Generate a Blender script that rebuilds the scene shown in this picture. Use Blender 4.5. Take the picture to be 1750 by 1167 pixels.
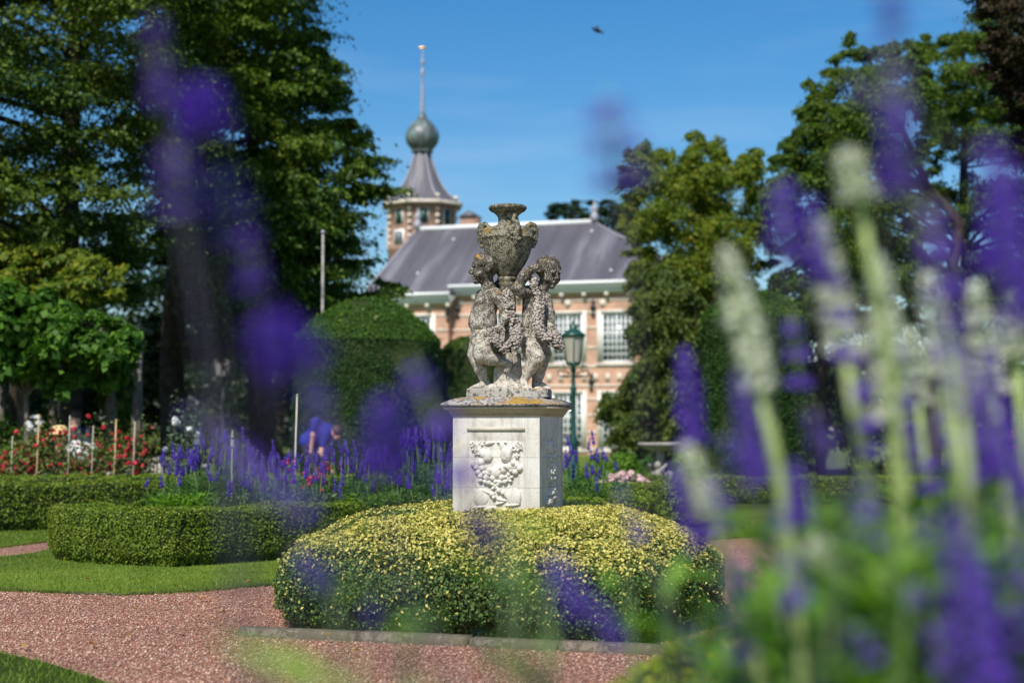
import bpy, math, random
import numpy as np
from mathutils import Vector, Matrix
for _o in list(bpy.data.objects): bpy.data.objects.remove(_o)
SC = bpy.context.scene
COL = SC.collection
R = math.radians
rng = np.random.default_rng(7)
random.seed(7)

# ------------------------------------------------------------------ camera
CAMH, LENS, PITCH = 1.12, 55.0, R(3.243)
FPX = 1750 * LENS / 36.0
cam = bpy.data.cameras.new('camera'); camo = bpy.data.objects.new('camera', cam); COL.objects.link(camo)
camo.location = (0, 0, CAMH); camo.rotation_euler = (R(90) + PITCH, 0, 0)
cam.lens = LENS; cam.sensor_width = 36; cam.clip_start = 0.05; cam.clip_end = 3000
cam.dof.use_dof = True; cam.dof.focus_distance = 9.85; cam.dof.aperture_fstop = 1.8; cam.dof.aperture_blades = 0
SC.camera = camo
# ------------------------------------------------------------------ world and sun
SUN_EL, SUN_AZ = R(50), R(201)          # azimuth clockwise from +Y; sun behind the camera, a little to its left
sdir = Vector((math.cos(SUN_EL) * math.sin(SUN_AZ), math.cos(SUN_EL) * math.cos(SUN_AZ), math.sin(SUN_EL)))
W = bpy.data.worlds.new('World'); SC.world = W; W.use_nodes = True
wn = W.node_tree.nodes; wl = W.node_tree.links
sky = wn.new('ShaderNodeTexSky'); sky.sky_type = 'NISHITA'; sky.sun_disc = False
sky.sun_elevation = SUN_EL; sky.sun_rotation = SUN_AZ; sky.altitude = 0; sky.air_density = 1.0; sky.dust_density = 1.0; sky.ozone_density = 3.0
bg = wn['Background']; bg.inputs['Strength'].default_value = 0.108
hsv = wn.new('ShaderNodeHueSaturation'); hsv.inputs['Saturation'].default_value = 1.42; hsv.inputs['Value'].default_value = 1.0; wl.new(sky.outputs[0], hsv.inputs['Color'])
wtc = wn.new('ShaderNodeTexCoord'); wmp = wn.new('ShaderNodeMapping'); wmp.inputs['Scale'].default_value = (1.2, 1.2, 9.0); wmp.inputs['Rotation'].default_value = (0, R(6), 0); wl.new(wtc.outputs['Generated'], wmp.inputs[0])
wns = wn.new('ShaderNodeTexNoise'); wns.inputs['Scale'].default_value = 2.6; wns.inputs['Detail'].default_value = 6; wl.new(wmp.outputs[0], wns.inputs[0])
wrp = wn.new('ShaderNodeValToRGB'); wrp.color_ramp.elements[0].position = .52; wrp.color_ramp.elements[1].position = .80; wl.new(wns.outputs[0], wrp.inputs[0])
wmx = wn.new('ShaderNodeMix'); wmx.data_type = 'RGBA'; wsc = wn.new('ShaderNodeMath'); wsc.operation = 'MULTIPLY'; wsc.inputs[1].default_value = .16; wl.new(wrp.outputs[0], wsc.inputs[0]); wl.new(wsc.outputs[0], wmx.inputs[0]); wl.new(hsv.outputs[0], wmx.inputs[6]); wmx.inputs[7].default_value = (6.5, 7.2, 8.0, 1)
wl.new(wmx.outputs[2], bg.inputs[0])
sun = bpy.data.lights.new('sun', 'SUN'); suno = bpy.data.objects.new('sun', sun); COL.objects.link(suno)
sun.energy = 4.6; sun.angle = R(0.55); sun.color = (1.0, 0.95, 0.87)
suno.rotation_euler = sdir.to_track_quat('Z', 'Y').to_euler(); suno.location = (-20, -30, 40)
SC.view_settings.view_transform = 'Standard'; SC.view_settings.look = 'None'
SC.view_settings.exposure = 0.26; SC.view_settings.gamma = 1.0
SC.render.engine = 'CYCLES'
SC.cycles.use_denoising = True
SC.cycles.max_bounces = 6; SC.cycles.transparent_max_bounces = 8

# ------------------------------------------------------------------ pixel helpers (photo pixels 1750 x 1167)
def ray(px, py):
    a, b = (px - 875) / FPX, (583.5 - py) / FPX
    cp, sp = math.cos(PITCH), math.sin(PITCH)
    return np.array([a, cp - b * sp, sp + b * cp])
def P(px, py, d):
    r = ray(px, py); t = d / r[1]
    return np.array([r[0] * t, d, CAMH + r[2] * t])
def G(px, py):
    r = ray(px, py); t = -CAMH / r[2]
    return np.array([r[0] * t, r[1] * t, 0.0])
def mpp(d): return d / FPX      # metres per photo pixel at a depth

# ------------------------------------------------------------------ mesh helpers
class MB:
    def __init__(s): s.V = []; s.F = []; s.n = 0
    def add(s, V, F, m=0):
        V = np.asarray(V, dtype=np.float64).reshape(-1, 3)
        if isinstance(F, np.ndarray):
            s.F.append((F + s.n, m))
        else:
            by = {}
            for f in F: by.setdefault(len(f), []).append(f)
            for k, fs in by.items(): s.F.append((np.array(fs) + s.n, m))
        s.V.append(V); s.n += len(V); return s
    def box(s, x0, x1, y0, y1, z0, z1, m=0):
        V = [(x, y, z) for x in (x0, x1) for y in (y0, y1) for z in (z0, z1)]
        return s.add(V, np.array([(0,1,3,2),(4,6,7,5),(0,4,5,1),(2,3,7,6),(0,2,6,4),(1,5,7,3)]), m)
    def tube(s, pts, rad, n=8, m=0, cap=True):
        pts = np.asarray(pts, float); k = len(pts)
        rad = np.full(k, rad) if np.isscalar(rad) else np.asarray(rad, float)
        T = np.gradient(pts, axis=0); T /= np.linalg.norm(T, axis=1)[:, None] + 1e-9
        ref = np.array([0, 0, 1.0]) if abs(T[0][2]) < 0.9 else np.array([1.0, 0, 0])
        A = np.cross(T, ref); A /= np.linalg.norm(A, axis=1)[:, None] + 1e-9
        B = np.cross(T, A)
        th = np.linspace(0, 2 * math.pi, n, endpoint=False)
        V = (pts[:, None] + rad[:, None, None] * (np.cos(th)[None, :, None] * A[:, None] + np.sin(th)[None, :, None] * B[:, None])).reshape(-1, 3)
        i = np.arange(k - 1)[:, None] * n; j = np.arange(n)[None]; j2 = (j + 1) % n
        F = np.stack([i + j, i + j2, i + n + j2, i + n + j], -1).reshape(-1, 4)
        s.add(V, F, m)
        if cap:
            s.F.append((np.array([list(range(n))[::-1]]) + s.n - len(V), m)); s.F.append((np.array([list(range(n))]) + s.n - n, m))
        return s
    def sph(s, c, r, nu=10, nv=7, m=0, rot=None):
        r = np.ones(3) * r if np.isscalar(r) else np.asarray(r)
        u = np.linspace(0, 2 * math.pi, nu, endpoint=False); v = np.linspace(0, math.pi, nv)
        V = np.array([[math.sin(b) * math.cos(a), math.sin(b) * math.sin(a), math.cos(b)] for b in v[1:-1] for a in u] + [[0, 0, 1], [0, 0, -1]]) * r
        if rot is not None: V = V @ np.asarray(rot).T
        V = V + np.asarray(c)
        F = []; q = nv - 2
        for i in range(q - 1):
            for j in range(nu): F.append((i * nu + j, (i + 1) * nu + j, (i + 1) * nu + (j + 1) % nu, i * nu + (j + 1) % nu))
        for j in range(nu):
            F.append((q * nu, j, (j + 1) % nu)); F.append((q * nu + 1, (q - 1) * nu + (j + 1) % nu, (q - 1) * nu + j))
        return s.add(V, F, m)
    def lathe(s, prof, c=(0, 0, 0), n=32, m=0, phase=0.0, cap=True):
        prof = np.asarray(prof, float); th = np.linspace(0, 2 * math.pi, n, endpoint=False) + phase; k = len(prof)
        V = np.stack([prof[:, 0][:, None] * np.cos(th), prof[:, 0][:, None] * np.sin(th), np.repeat(prof[:, 1][:, None], n, 1)], -1).reshape(-1, 3) + np.asarray(c)
        i = np.arange(k - 1)[:, None] * n; j = np.arange(n)[None]; j2 = (j + 1) % n
        s.add(V, np.stack([i + j, i + j2, i + n + j2, i + n + j], -1).reshape(-1, 4), m)
        if cap:
            s.F.append((np.array([list(range(n))[::-1]]) + s.n - len(V), m)); s.F.append((np.array([list(range(n))]) + s.n - n, m))
        return s
    def prism(s, poly, z0, z1, m=0):
        n = len(poly); V = [(x, y, z0) for x, y in poly] + [(x, y, z1) for x, y in poly]
        s.add(V, [list(range(n))[::-1], [n + i for i in range(n)]] + [(i, (i + 1) % n, n + (i + 1) % n, n + i) for i in range(n)], m)
        return s
    def build(s, name, mats, parent=None, smooth=False):
        me = bpy.data.meshes.new(name)
        V = np.concatenate(s.V) if s.V else np.zeros((0, 3))
        loops = []; starts = []; mi = []; p = 0
        for F, m in s.F:
            k = F.shape[1]; loops.append(F.reshape(-1)); starts.append(p + np.arange(len(F)) * k); p += F.size; mi.append(np.full(len(F), m))
        me.vertices.add(len(V)); me.vertices.foreach_set('co', V.astype(np.float32).ravel())
        L = np.concatenate(loops).astype(np.int32); S = np.concatenate(starts).astype(np.int32)
        me.loops.add(len(L)); me.loops.foreach_set('vertex_index', L)
        me.polygons.add(len(S)); me.polygons.foreach_set('loop_start', S)
        me.polygons.foreach_set('material_index', np.concatenate(mi).astype(np.int32))
        if not isinstance(mats, (list, tuple)): mats = [mats]
        for m in mats: me.materials.append(m)
        me.update(calc_edges=True); me.validate()
        if smooth: me.polygons.foreach_set('use_smooth', np.ones(len(me.polygons), bool))
        o = bpy.data.objects.new(name, me); COL.objects.link(o)
        if parent is not None: o.parent = parent
        return o
def tag(o, label=None, cat=None, group=None, kind=None):
    if label: o['label'] = label
    if cat: o['category'] = cat
    if group: o['group'] = group
    if kind: o['kind'] = kind
    return o
def empty(name, loc=(0, 0, 0), rz=0.0):
    o = bpy.data.objects.new(name, None); COL.objects.link(o); o.location = loc; o.rotation_euler = (0, 0, rz); o.empty_display_size = 0.1
    return o
def copy_tree(o, parent=None):
    c = o.copy(); COL.objects.link(c); c.parent = parent
    for ch in list(o.children): copy_tree(ch, c)
    return c

def unit(v): return v / (np.linalg.norm(v, axis=-1, keepdims=True) + 1e-9)
def leaf_quads(Pt, N, L, Wd, jit=0.6, fold=0.12, tdir=None, tj=0.5, g=rng):
    n = len(Pt); Nn = unit(N + jit * g.normal(size=(n, 3)))
    rv = g.normal(size=(n, 3)) if tdir is None else unit(tdir + tj * g.normal(size=(n, 3)))
    t = unit(rv - (rv * Nn).sum(1, keepdims=True) * Nn); b = np.cross(Nn, t)
    sc = g.uniform(0.7, 1.25, size=(n, 1)); L = L * sc; Wd = Wd * sc
    V = np.stack([Pt - t * L / 2, Pt + b * Wd / 2 + Nn * Wd * fold - t * L * .05, Pt + t * L / 2 - Nn * L * .08, Pt - b * Wd / 2 + Nn * Wd * fold - t * L * .05], 1).reshape(-1, 3)
    return V, np.arange(n * 4).reshape(n, 4)
def sample_tris(V, T, n, g=rng):
    V = np.asarray(V, float); T = np.asarray(T); a, b, c = V[T[:, 0]], V[T[:, 1]], V[T[:, 2]]
    cr = np.cross(b - a, c - a); ar = np.linalg.norm(cr, axis=1); idx = g.choice(len(T), n, p=ar / ar.sum())
    u = g.random(n); v = g.random(n); f = u + v > 1; u[f] = 1 - u[f]; v[f] = 1 - v[f]
    return a[idx] + u[:, None] * (b - a)[idx] + v[:, None] * (c - a)[idx], unit(cr)[idx]
def tri_area(V, T):
    V = np.asarray(V, float); T = np.asarray(T)
    return np.linalg.norm(np.cross(V[T[:, 1]] - V[T[:, 0]], V[T[:, 2]] - V[T[:, 0]]), axis=1).sum() / 2
def vnoise(p, sc, seed=0):
    """cheap smooth 3-D pseudo noise in -1..1"""
    g = np.random.default_rng(seed); o = np.zeros(len(p))
    for k in range(6):
        w = g.normal(size=3) * sc; o += np.sin(p @ w + g.uniform(0, 6.28))
    return o / 3.0
def densify(pts, step):
    pts = [np.array(q, float) for q in pts]; out = []
    for a, b in zip(pts[:-1], pts[1:]):
        k = max(1, int(np.linalg.norm(b - a) / step)); out += [a + (b - a) * i / k for i in range(k)]
    return np.array(out + [pts[-1]])
def in_poly(x, y, poly):
    poly = np.asarray(poly, float); ins = np.zeros(len(x), bool); n = len(poly)
    for i in range(n):
        x1, y1 = poly[i]; x2, y2 = poly[(i + 1) % n]
        c = ((y1 > y) != (y2 > y)) & (x < (x2 - x1) * (y - y1) / ((y2 - y1) + 1e-12) + x1)
        ins ^= c
    return ins
def edge_dist(x, y, poly):
    poly = np.asarray(poly, float); d = np.full(len(x), 1e9); n = len(poly); p = np.stack([x, y], 1)
    for i in range(n):
        a = poly[i]; b = poly[(i + 1) % n]; ab = b - a
        t = np.clip(((p - a) @ ab) / (ab @ ab + 1e-9), 0, 1)
        d = np.minimum(d, np.linalg.norm(p - (a + t[:, None] * ab), axis=1))
    return d

# ------------------------------------------------------------------ materials
def newmat(name):
    m = bpy.data.materials.new(name); m.use_nodes = True; nt = m.node_tree
    return m, nt.nodes, nt.links, nt.nodes['Principled BSDF']
def rgb(c): return (c[0], c[1], c[2], 1.0)
def ramp(n, stops, interp='LINEAR'):
    r = n.new('ShaderNodeValToRGB'); r.color_ramp.interpolation = interp
    e = r.color_ramp.elements
    while len(e) < len(stops): e.new(0.5)
    for i, (p, c) in enumerate(stops): e[i].position = p; e[i].color = rgb(c) if len(c) == 3 else c
    return r
def noise(n, l, scale, detail=4, rough=0.55, co=None, dim=None):
    t = n.new('ShaderNodeTexNoise'); t.inputs['Scale'].default_value = scale; t.inputs['Detail'].default_value = detail; t.inputs['Roughness'].default_value = rough
    if co is not None: l.new(co, t.inputs['Vector'])
    return t
def objco(n): return n.new('ShaderNodeTexCoord').outputs['Object']
def mix(n, l, f, a, b, bt='MIX'):
    m = n.new('ShaderNodeMix'); m.data_type = 'RGBA'; m.blend_type = bt
    for s, v in ((m.inputs[0], f), (m.inputs[6], a), (m.inputs[7], b)):
        if isinstance(v, (int, float)): s.default_value = v
        elif isinstance(v, tuple): s.default_value = rgb(v)
        else: l.new(v, s)
    return m.outputs[2]
def bump(n, l, b, h, dist, strength=1.0):
    bn = n.new('ShaderNodeBump'); bn.inputs['Distance'].default_value = dist; bn.inputs['Strength'].default_value = strength
    l.new(h, bn.inputs['Height']); l.new(bn.outputs[0], b.inputs['Normal']); return bn
def leafmat(name, cols, rough=0.55, trans=0.35, patch=0.0, patch_col=None, patch_scale=1.0, spec=0.25, tcol=(1.25, 1.3, 0.6)):
    m, n, l, b = newmat(name)
    geo = n.new('ShaderNodeNewGeometry')
    k = len(cols)
    rp = ramp(n, [(i / max(1, k - 1), c) for i, c in enumerate(cols)]); l.new(geo.outputs['Random Per Island'], rp.inputs[0])
    c = rp.outputs[0]
    if patch_col:
        ns = noise(n, l, patch_scale, 3, 0.5, objco(n)); r2 = ramp(n, [(0.5 - patch * .2, (0, 0, 0)), (0.62, (1, 1, 1))]); l.new(ns.outputs[0], r2.inputs[0])
        mx = n.new('ShaderNodeMath'); mx.operation = 'MULTIPLY'; mx.inputs[1].default_value = patch; l.new(r2.outputs[0], mx.inputs[0])
        c = mix(n, l, mx.outputs[0], c, patch_col)
    l.new(c, b.inputs['Base Color']); b.inputs['Roughness'].default_value = rough; b.inputs['Specular IOR Level'].default_value = spec
    if trans > 0:
        t = n.new('ShaderNodeBsdfTranslucent'); l.new(mix(n, l, 1.0, c, tcol, 'MULTIPLY'), t.inputs[0])
        ms = n.new('ShaderNodeMixShader'); ms.inputs[0].default_value = trans; l.new(b.outputs[0], ms.inputs[1]); l.new(t.outputs[0], ms.inputs[2])
        l.new(ms.outputs[0], n['Material Output'].inputs[0])
    return m
def plain(name, c, rough=0.6, var=0.25, scale=8.0, metal=0.0, bmp=0.0, spec=0.4):
    m, n, l, b = newmat(name); ns = noise(n, l, scale, 5, 0.6, objco(n))
    d = tuple(x * (1 - var) for x in c); e = tuple(min(1, x * (1 + var)) for x in c)
    rp = ramp(n, [(0.3, d), (0.7, e)]); l.new(ns.outputs[0], rp.inputs[0]); l.new(rp.outputs[0], b.inputs['Base Color'])
    b.inputs['Roughness'].default_value = rough; b.inputs['Metallic'].default_value = metal; b.inputs['Specular IOR Level'].default_value = spec
    if bmp: bump(n, l, b, ns.outputs[0], bmp)
    return m
M = {}
# --- foliage
M['lime'] = leafmat('lime leaves', [(.011,.034,.007), (.026,.070,.011), (.06,.13,.015), (.17,.25,.024)], trans=.35, patch=.55, patch_col=(.15,.21,.014), patch_scale=.33)  # patch colour paints sunlit patches into the crown
M['lime_dark'] = leafmat('dark lime leaves', [(.009,.028,.007), (.020,.055,.010), (.048,.105,.014), (.14,.20,.02)], trans=.32, patch=.45, patch_col=(.15,.19,.014), patch_scale=.4)  # olive patches are sunlight put into the leaf colour
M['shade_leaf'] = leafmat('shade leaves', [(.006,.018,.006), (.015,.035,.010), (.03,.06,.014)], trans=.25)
M['vine_leaf'] = leafmat('vine leaves', [(.035,.095,.012), (.07,.17,.018), (.13,.26,.03)], trans=.4)
M['gold_tree'] = leafmat('yellowing leaves', [(.045,.095,.014), (.10,.175,.02), (.19,.265,.03), (.33,.30,.03)], trans=.5, patch=.4, patch_col=(.20,.26,.03), patch_scale=.5)
M['olive_leaf'] = leafmat('weeping leaves', [(.05,.085,.02), (.10,.15,.035), (.19,.23,.055)], trans=.45)
M['robinia_leaf'] = leafmat('open crown leaves', [(.022,.06,.016), (.055,.115,.02), (.10,.18,.026), (.20,.27,.03)], trans=.5, patch=.25, patch_col=(.13,.16,.015), patch_scale=.35)
M['copper_leaf'] = leafmat('copper leaves', [(.015,.012,.008), (.035,.020,.010), (.05,.035,.012), (.03,.045,.012)], trans=.25, tcol=(1.4,.8,.5))
M['pine_leaf'] = leafmat('pine needles', [(.012,.03,.012), (.025,.05,.02)], trans=.1)
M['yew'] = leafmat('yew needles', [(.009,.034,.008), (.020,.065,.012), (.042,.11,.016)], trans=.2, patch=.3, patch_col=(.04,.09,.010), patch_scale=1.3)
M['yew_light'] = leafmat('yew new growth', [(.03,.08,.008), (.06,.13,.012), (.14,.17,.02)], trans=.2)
M['yew_top'] = leafmat('sunny yew needles', [(.02,.065,.008), (.045,.12,.010), (.085,.17,.016)], trans=.25)  # lit copy of the yew colour, sunlight painted on the tops
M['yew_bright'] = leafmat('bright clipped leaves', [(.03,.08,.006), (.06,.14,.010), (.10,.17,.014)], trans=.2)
M['box'] = leafmat('box leaves', [(.045,.10,.010), (.10,.185,.016), (.17,.25,.022), (.26,.31,.035)], trans=.25, patch=.25, patch_col=(.18,.17,.02), patch_scale=2.2)
M['box_gold'] = leafmat('golden box leaves', [(.13,.19,.012), (.26,.33,.02), (.42,.46,.03), (.54,.52,.06)], trans=.35, patch=.2, patch_col=(.16,.24,.02), patch_scale=3)
M['bed_green'] = leafmat('bed green leaves', [(.025,.062,.020), (.048,.105,.030), (.085,.16,.038), (.17,.24,.05)], trans=.2, patch=.2, patch_col=(.06,.12,.02), patch_scale=2.0)
M['bed_gold'] = leafmat('golden leaf tips', [(.42,.40,.07), (.62,.56,.13), (.76,.66,.22), (.30,.34,.06)], trans=.25, tcol=(1.1,1.05,.6))
M['salvia_leaf'] = leafmat('salvia leaves', [(.03,.085,.025), (.06,.15,.035), (.11,.23,.05)], trans=.35)
M['salvia_leaf_near'] = leafmat('near salvia leaves', [(.025,.08,.014), (.07,.18,.022), (.16,.33,.04), (.24,.42,.06)], trans=.45)
M['grey_leaf'] = leafmat('grey green leaves', [(.05,.09,.05), (.09,.14,.08), (.14,.20,.12)], trans=.25)
M['fresh_leaf'] = leafmat('fresh leaves', [(.06,.15,.01), (.11,.24,.02), (.18,.32,.03)], trans=.4)
M['rose_leaf'] = leafmat('rose leaves', [(.05,.09,.02), (.09,.15,.03), (.16,.20,.04), (.16,.09,.04)], trans=.3)
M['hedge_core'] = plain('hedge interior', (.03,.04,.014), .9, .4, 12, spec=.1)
M['bark'] = plain('bark', (.045,.035,.028), .9, .5, 6, bmp=.03, spec=.15)
M['bark_grey'] = plain('grey bark', (.14,.12,.10), .9, .4, 6, bmp=.02, spec=.15)
M['stem'] = plain('pale green stem', (.30,.38,.13), .6, .25, 30)
M['stem_violet'] = plain('violet green stem', (.06,.055,.09), .6, .3, 30)
M['stem_dark'] = plain('green stem', (.10,.17,.05), .6, .3, 30)
M['purple'] = leafmat('purple florets', [(.095,.038,.38), (.17,.075,.57), (.25,.12,.70), (.14,.055,.46)], rough=.6, trans=.3, tcol=(1.1,.9,1.3))
M['purple_far'] = leafmat('violet florets', [(.07,.03,.36), (.14,.06,.54), (.26,.14,.72)], rough=.6, trans=.3, tcol=(1.1,.9,1.3))
M['white_flower'] = leafmat('white florets', [(.80,.83,.66), (.87,.88,.77), (.90,.90,.85)], rough=.6, trans=.45, tcol=(1.05,1.08,.92))
M['red_flower'] = leafmat('red blossoms', [(.42,.02,.04), (.66,.05,.07), (.74,.14,.16)], rough=.6, trans=.25, tcol=(1.2,.7,.7))
M['pink_flower'] = leafmat('pink blossoms', [(.75,.50,.52), (.85,.68,.66)], rough=.6, trans=.25, tcol=(1,1,1))
M['white_bloom'] = leafmat('white blossoms', [(.70,.74,.74), (.85,.86,.84)], rough=.6, trans=.25, tcol=(1,1,1))
M['grass'] = leafmat('grass blades', [(.10,.17,.022), (.16,.25,.03), (.24,.33,.05)], trans=.4)
# --- ground
def m_lawn():
    m, n, l, b = newmat('lawn'); co = objco(n)
    a = noise(n, l, 1.3, 5, .6, co); c = noise(n, l, 60, 3, .7, co)
    r1 = ramp(n, [(.35, (.095,.15,.022)), (.65, (.16,.22,.03))]); l.new(a.outputs[0], r1.inputs[0])
    r2 = ramp(n, [(.3, (.55,.55,.55)), (.7, (1.25,1.25,1.1))]); l.new(c.outputs[0], r2.inputs[0])
    l.new(mix(n, l, 1.0, r1.outputs[0], r2.outputs[0], 'MULTIPLY'), b.inputs['Base Color']); b.inputs['Roughness'].default_value = .9; b.inputs['Specular IOR Level'].default_value = .1
    bump(n, l, b, c.outputs[0], .02); return m
def m_gravel():
    m, n, l, b = newmat('red gravel'); co = objco(n)
    v = n.new('ShaderNodeTexVoronoi'); v.inputs['Scale'].default_value = 62; l.new(co, v.inputs['Vector'])
    sep = n.new('ShaderNodeSeparateColor'); l.new(v.outputs['Color'], sep.inputs[0])
    r1 = ramp(n, [(0, (.13,.06,.04)), (.35, (.28,.13,.09)), (.7, (.40,.21,.145)), (1, (.56,.40,.31))]); l.new(sep.outputs[0], r1.inputs[0])
    a = noise(n, l, .8, 4, .6, co); r2 = ramp(n, [(.35, (.8,.78,.78)), (.65, (1.05,1.02,1))]); l.new(a.outputs[0], r2.inputs[0])
    l.new(mix(n, l, 1.0, r1.outputs[0], r2.outputs[0], 'MULTIPLY'), b.inputs['Base Color']); b.inputs['Roughness'].default_value = .85; b.inputs['Specular IOR Level'].default_value = .2
    rb = ramp(n, [(0, (1, 1, 1)), (.6, (0, 0, 0))]); l.new(v.outputs['Distance'], rb.inputs[0]); bump(n, l, b, rb.outputs[0], .012); return m
M['lawn'] = m_lawn(); M['gravel'] = m_gravel()
M['stone_chip'] = leafmat('stone chips', [(.16,.065,.04), (.33,.15,.095), (.44,.225,.15), (.68,.50,.38), (.22,.095,.065), (.38,.185,.12)], rough=.8, trans=0, spec=.25, patch=.45, patch_col=(.24,.12,.085), patch_scale=.9)
M['soil'] = plain('soil', (.05,.035,.025), .95, .4, 20, bmp=.02, spec=.1)
# --- stone
def m_stone(name, light, dark, grime_lo, grime_hi, zlo, zhi, orange=.0, bmp=.004, spot=55, oscale=7, otop=True):
    """weathered stone: lichen spots get denser from zlo to zhi (object z), ochre lichen patches on upward faces"""
    m, n, l, b = newmat(name); co = objco(n)
    sep = n.new('ShaderNodeSeparateXYZ'); l.new(co, sep.inputs[0])
    mr = n.new('ShaderNodeMapRange'); mr.inputs[1].default_value = zlo; mr.inputs[2].default_value = zhi; mr.inputs[3].default_value = grime_lo; mr.inputs[4].default_value = grime_hi; l.new(sep.outputs[2], mr.inputs[0])
    fine = noise(n, l, spot, 6, .7, co); mid = noise(n, l, spot * .22, 4, .6, co); big = noise(n, l, 3.5, 3, .5, co)
    s1 = n.new('ShaderNodeMath'); s1.operation = 'MULTIPLY_ADD'; s1.inputs[1].default_value = .68; l.new(fine.outputs[0], s1.inputs[0])
    s2 = n.new('ShaderNodeMath'); s2.operation = 'MULTIPLY'; s2.inputs[1].default_value = .32; l.new(mid.outputs[0], s2.inputs[0]); l.new(s2.outputs[0], s1.inputs[2])
    s3 = n.new('ShaderNodeMath'); s3.operation = 'ADD'; l.new(s1.outputs[0], s3.inputs[0]); l.new(mr.outputs[0], s3.inputs[1])
    rg = ramp(n, [(.495, (0, 0, 0)), (.535, (.85, .85, .85)), (.62, (1, 1, 1))]); l.new(s3.outputs[0], rg.inputs[0])
    rl = ramp(n, [(.3, tuple(x * .72 for x in light)), (.7, light)]); l.new(big.outputs[0], rl.inputs[0])
    dk = ramp(n, [(.3, dark), (.7, tuple(min(1, x * 2.2) for x in dark))]); l.new(mid.outputs[0], dk.inputs[0])
    c = mix(n, l, rg.outputs[0], rl.outputs[0], dk.outputs[0])
    if orange > 0:
        on = noise(n, l, oscale, 5, .65, co); ro = ramp(n, [(.62 - orange * .2, (0, 0, 0)), (.68 - orange * .2, (1, 1, 1))]); l.new(on.outputs[0], ro.inputs[0])
        gm = n.new('ShaderNodeNewGeometry'); sz = n.new('ShaderNodeSeparateXYZ'); l.new(gm.outputs['Normal'], sz.inputs[0])
        rz = n.new('ShaderNodeMapRange'); rz.inputs[1].default_value = -.3 if not otop else .2; rz.inputs[2].default_value = .3 if not otop else .55; l.new(sz.outputs[2], rz.inputs[0])
        mm = n.new('ShaderNodeMath'); mm.operation = 'MULTIPLY'; l.new(ro.outputs[0], mm.inputs[0]); l.new(rz.outputs[0], mm.inputs[1])
        oc = ramp(n, [(.35, (.22,.13,.03)), (.65, (.44,.27,.06))]); l.new(fine.outputs[0], oc.inputs[0])
        c = mix(n, l, mm.outputs[0], c, oc.outputs[0])
    l.new(c, b.inputs['Base Color']); b.inputs['Roughness'].default_value = .85; b.inputs['Specular IOR Level'].default_value = .2
    bump(n, l, b, s1.outputs[0], bmp); return m
M['statue'] = m_stone('weathered statue stone', (.58,.53,.445), (.026,.022,.016), -.025, .085, .10, .86, orange=.10, spot=150, bmp=.003)
M['urn'] = m_stone('lichened urn stone', (.40,.37,.27), (.020,.020,.013), .02, .035, .6, 1.2, orange=.16, spot=150, bmp=.008, otop=False, oscale=11)
M['garland'] = m_stone('carved flower stone', (.50,.44,.38), (.035,.028,.024), -.025, .0, .2, .9, bmp=.0012)
M['garland_dark'] = plain('shaded garland hollows', (.06,.05,.042), .9, .4, 60)  # dark core colour paints the shade between the petals
M['plinth'] = m_stone('plinth stone', (.42,.39,.34), (.06,.055,.05), .0, .0, 0, .2, orange=.30, bmp=.004, spot=40)
M['cap'] = m_stone('cap stone', (.44,.41,.37), (.05,.045,.045), .015, .02, 0, 1.3, orange=.50, bmp=.004, spot=45, oscale=5)
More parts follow.
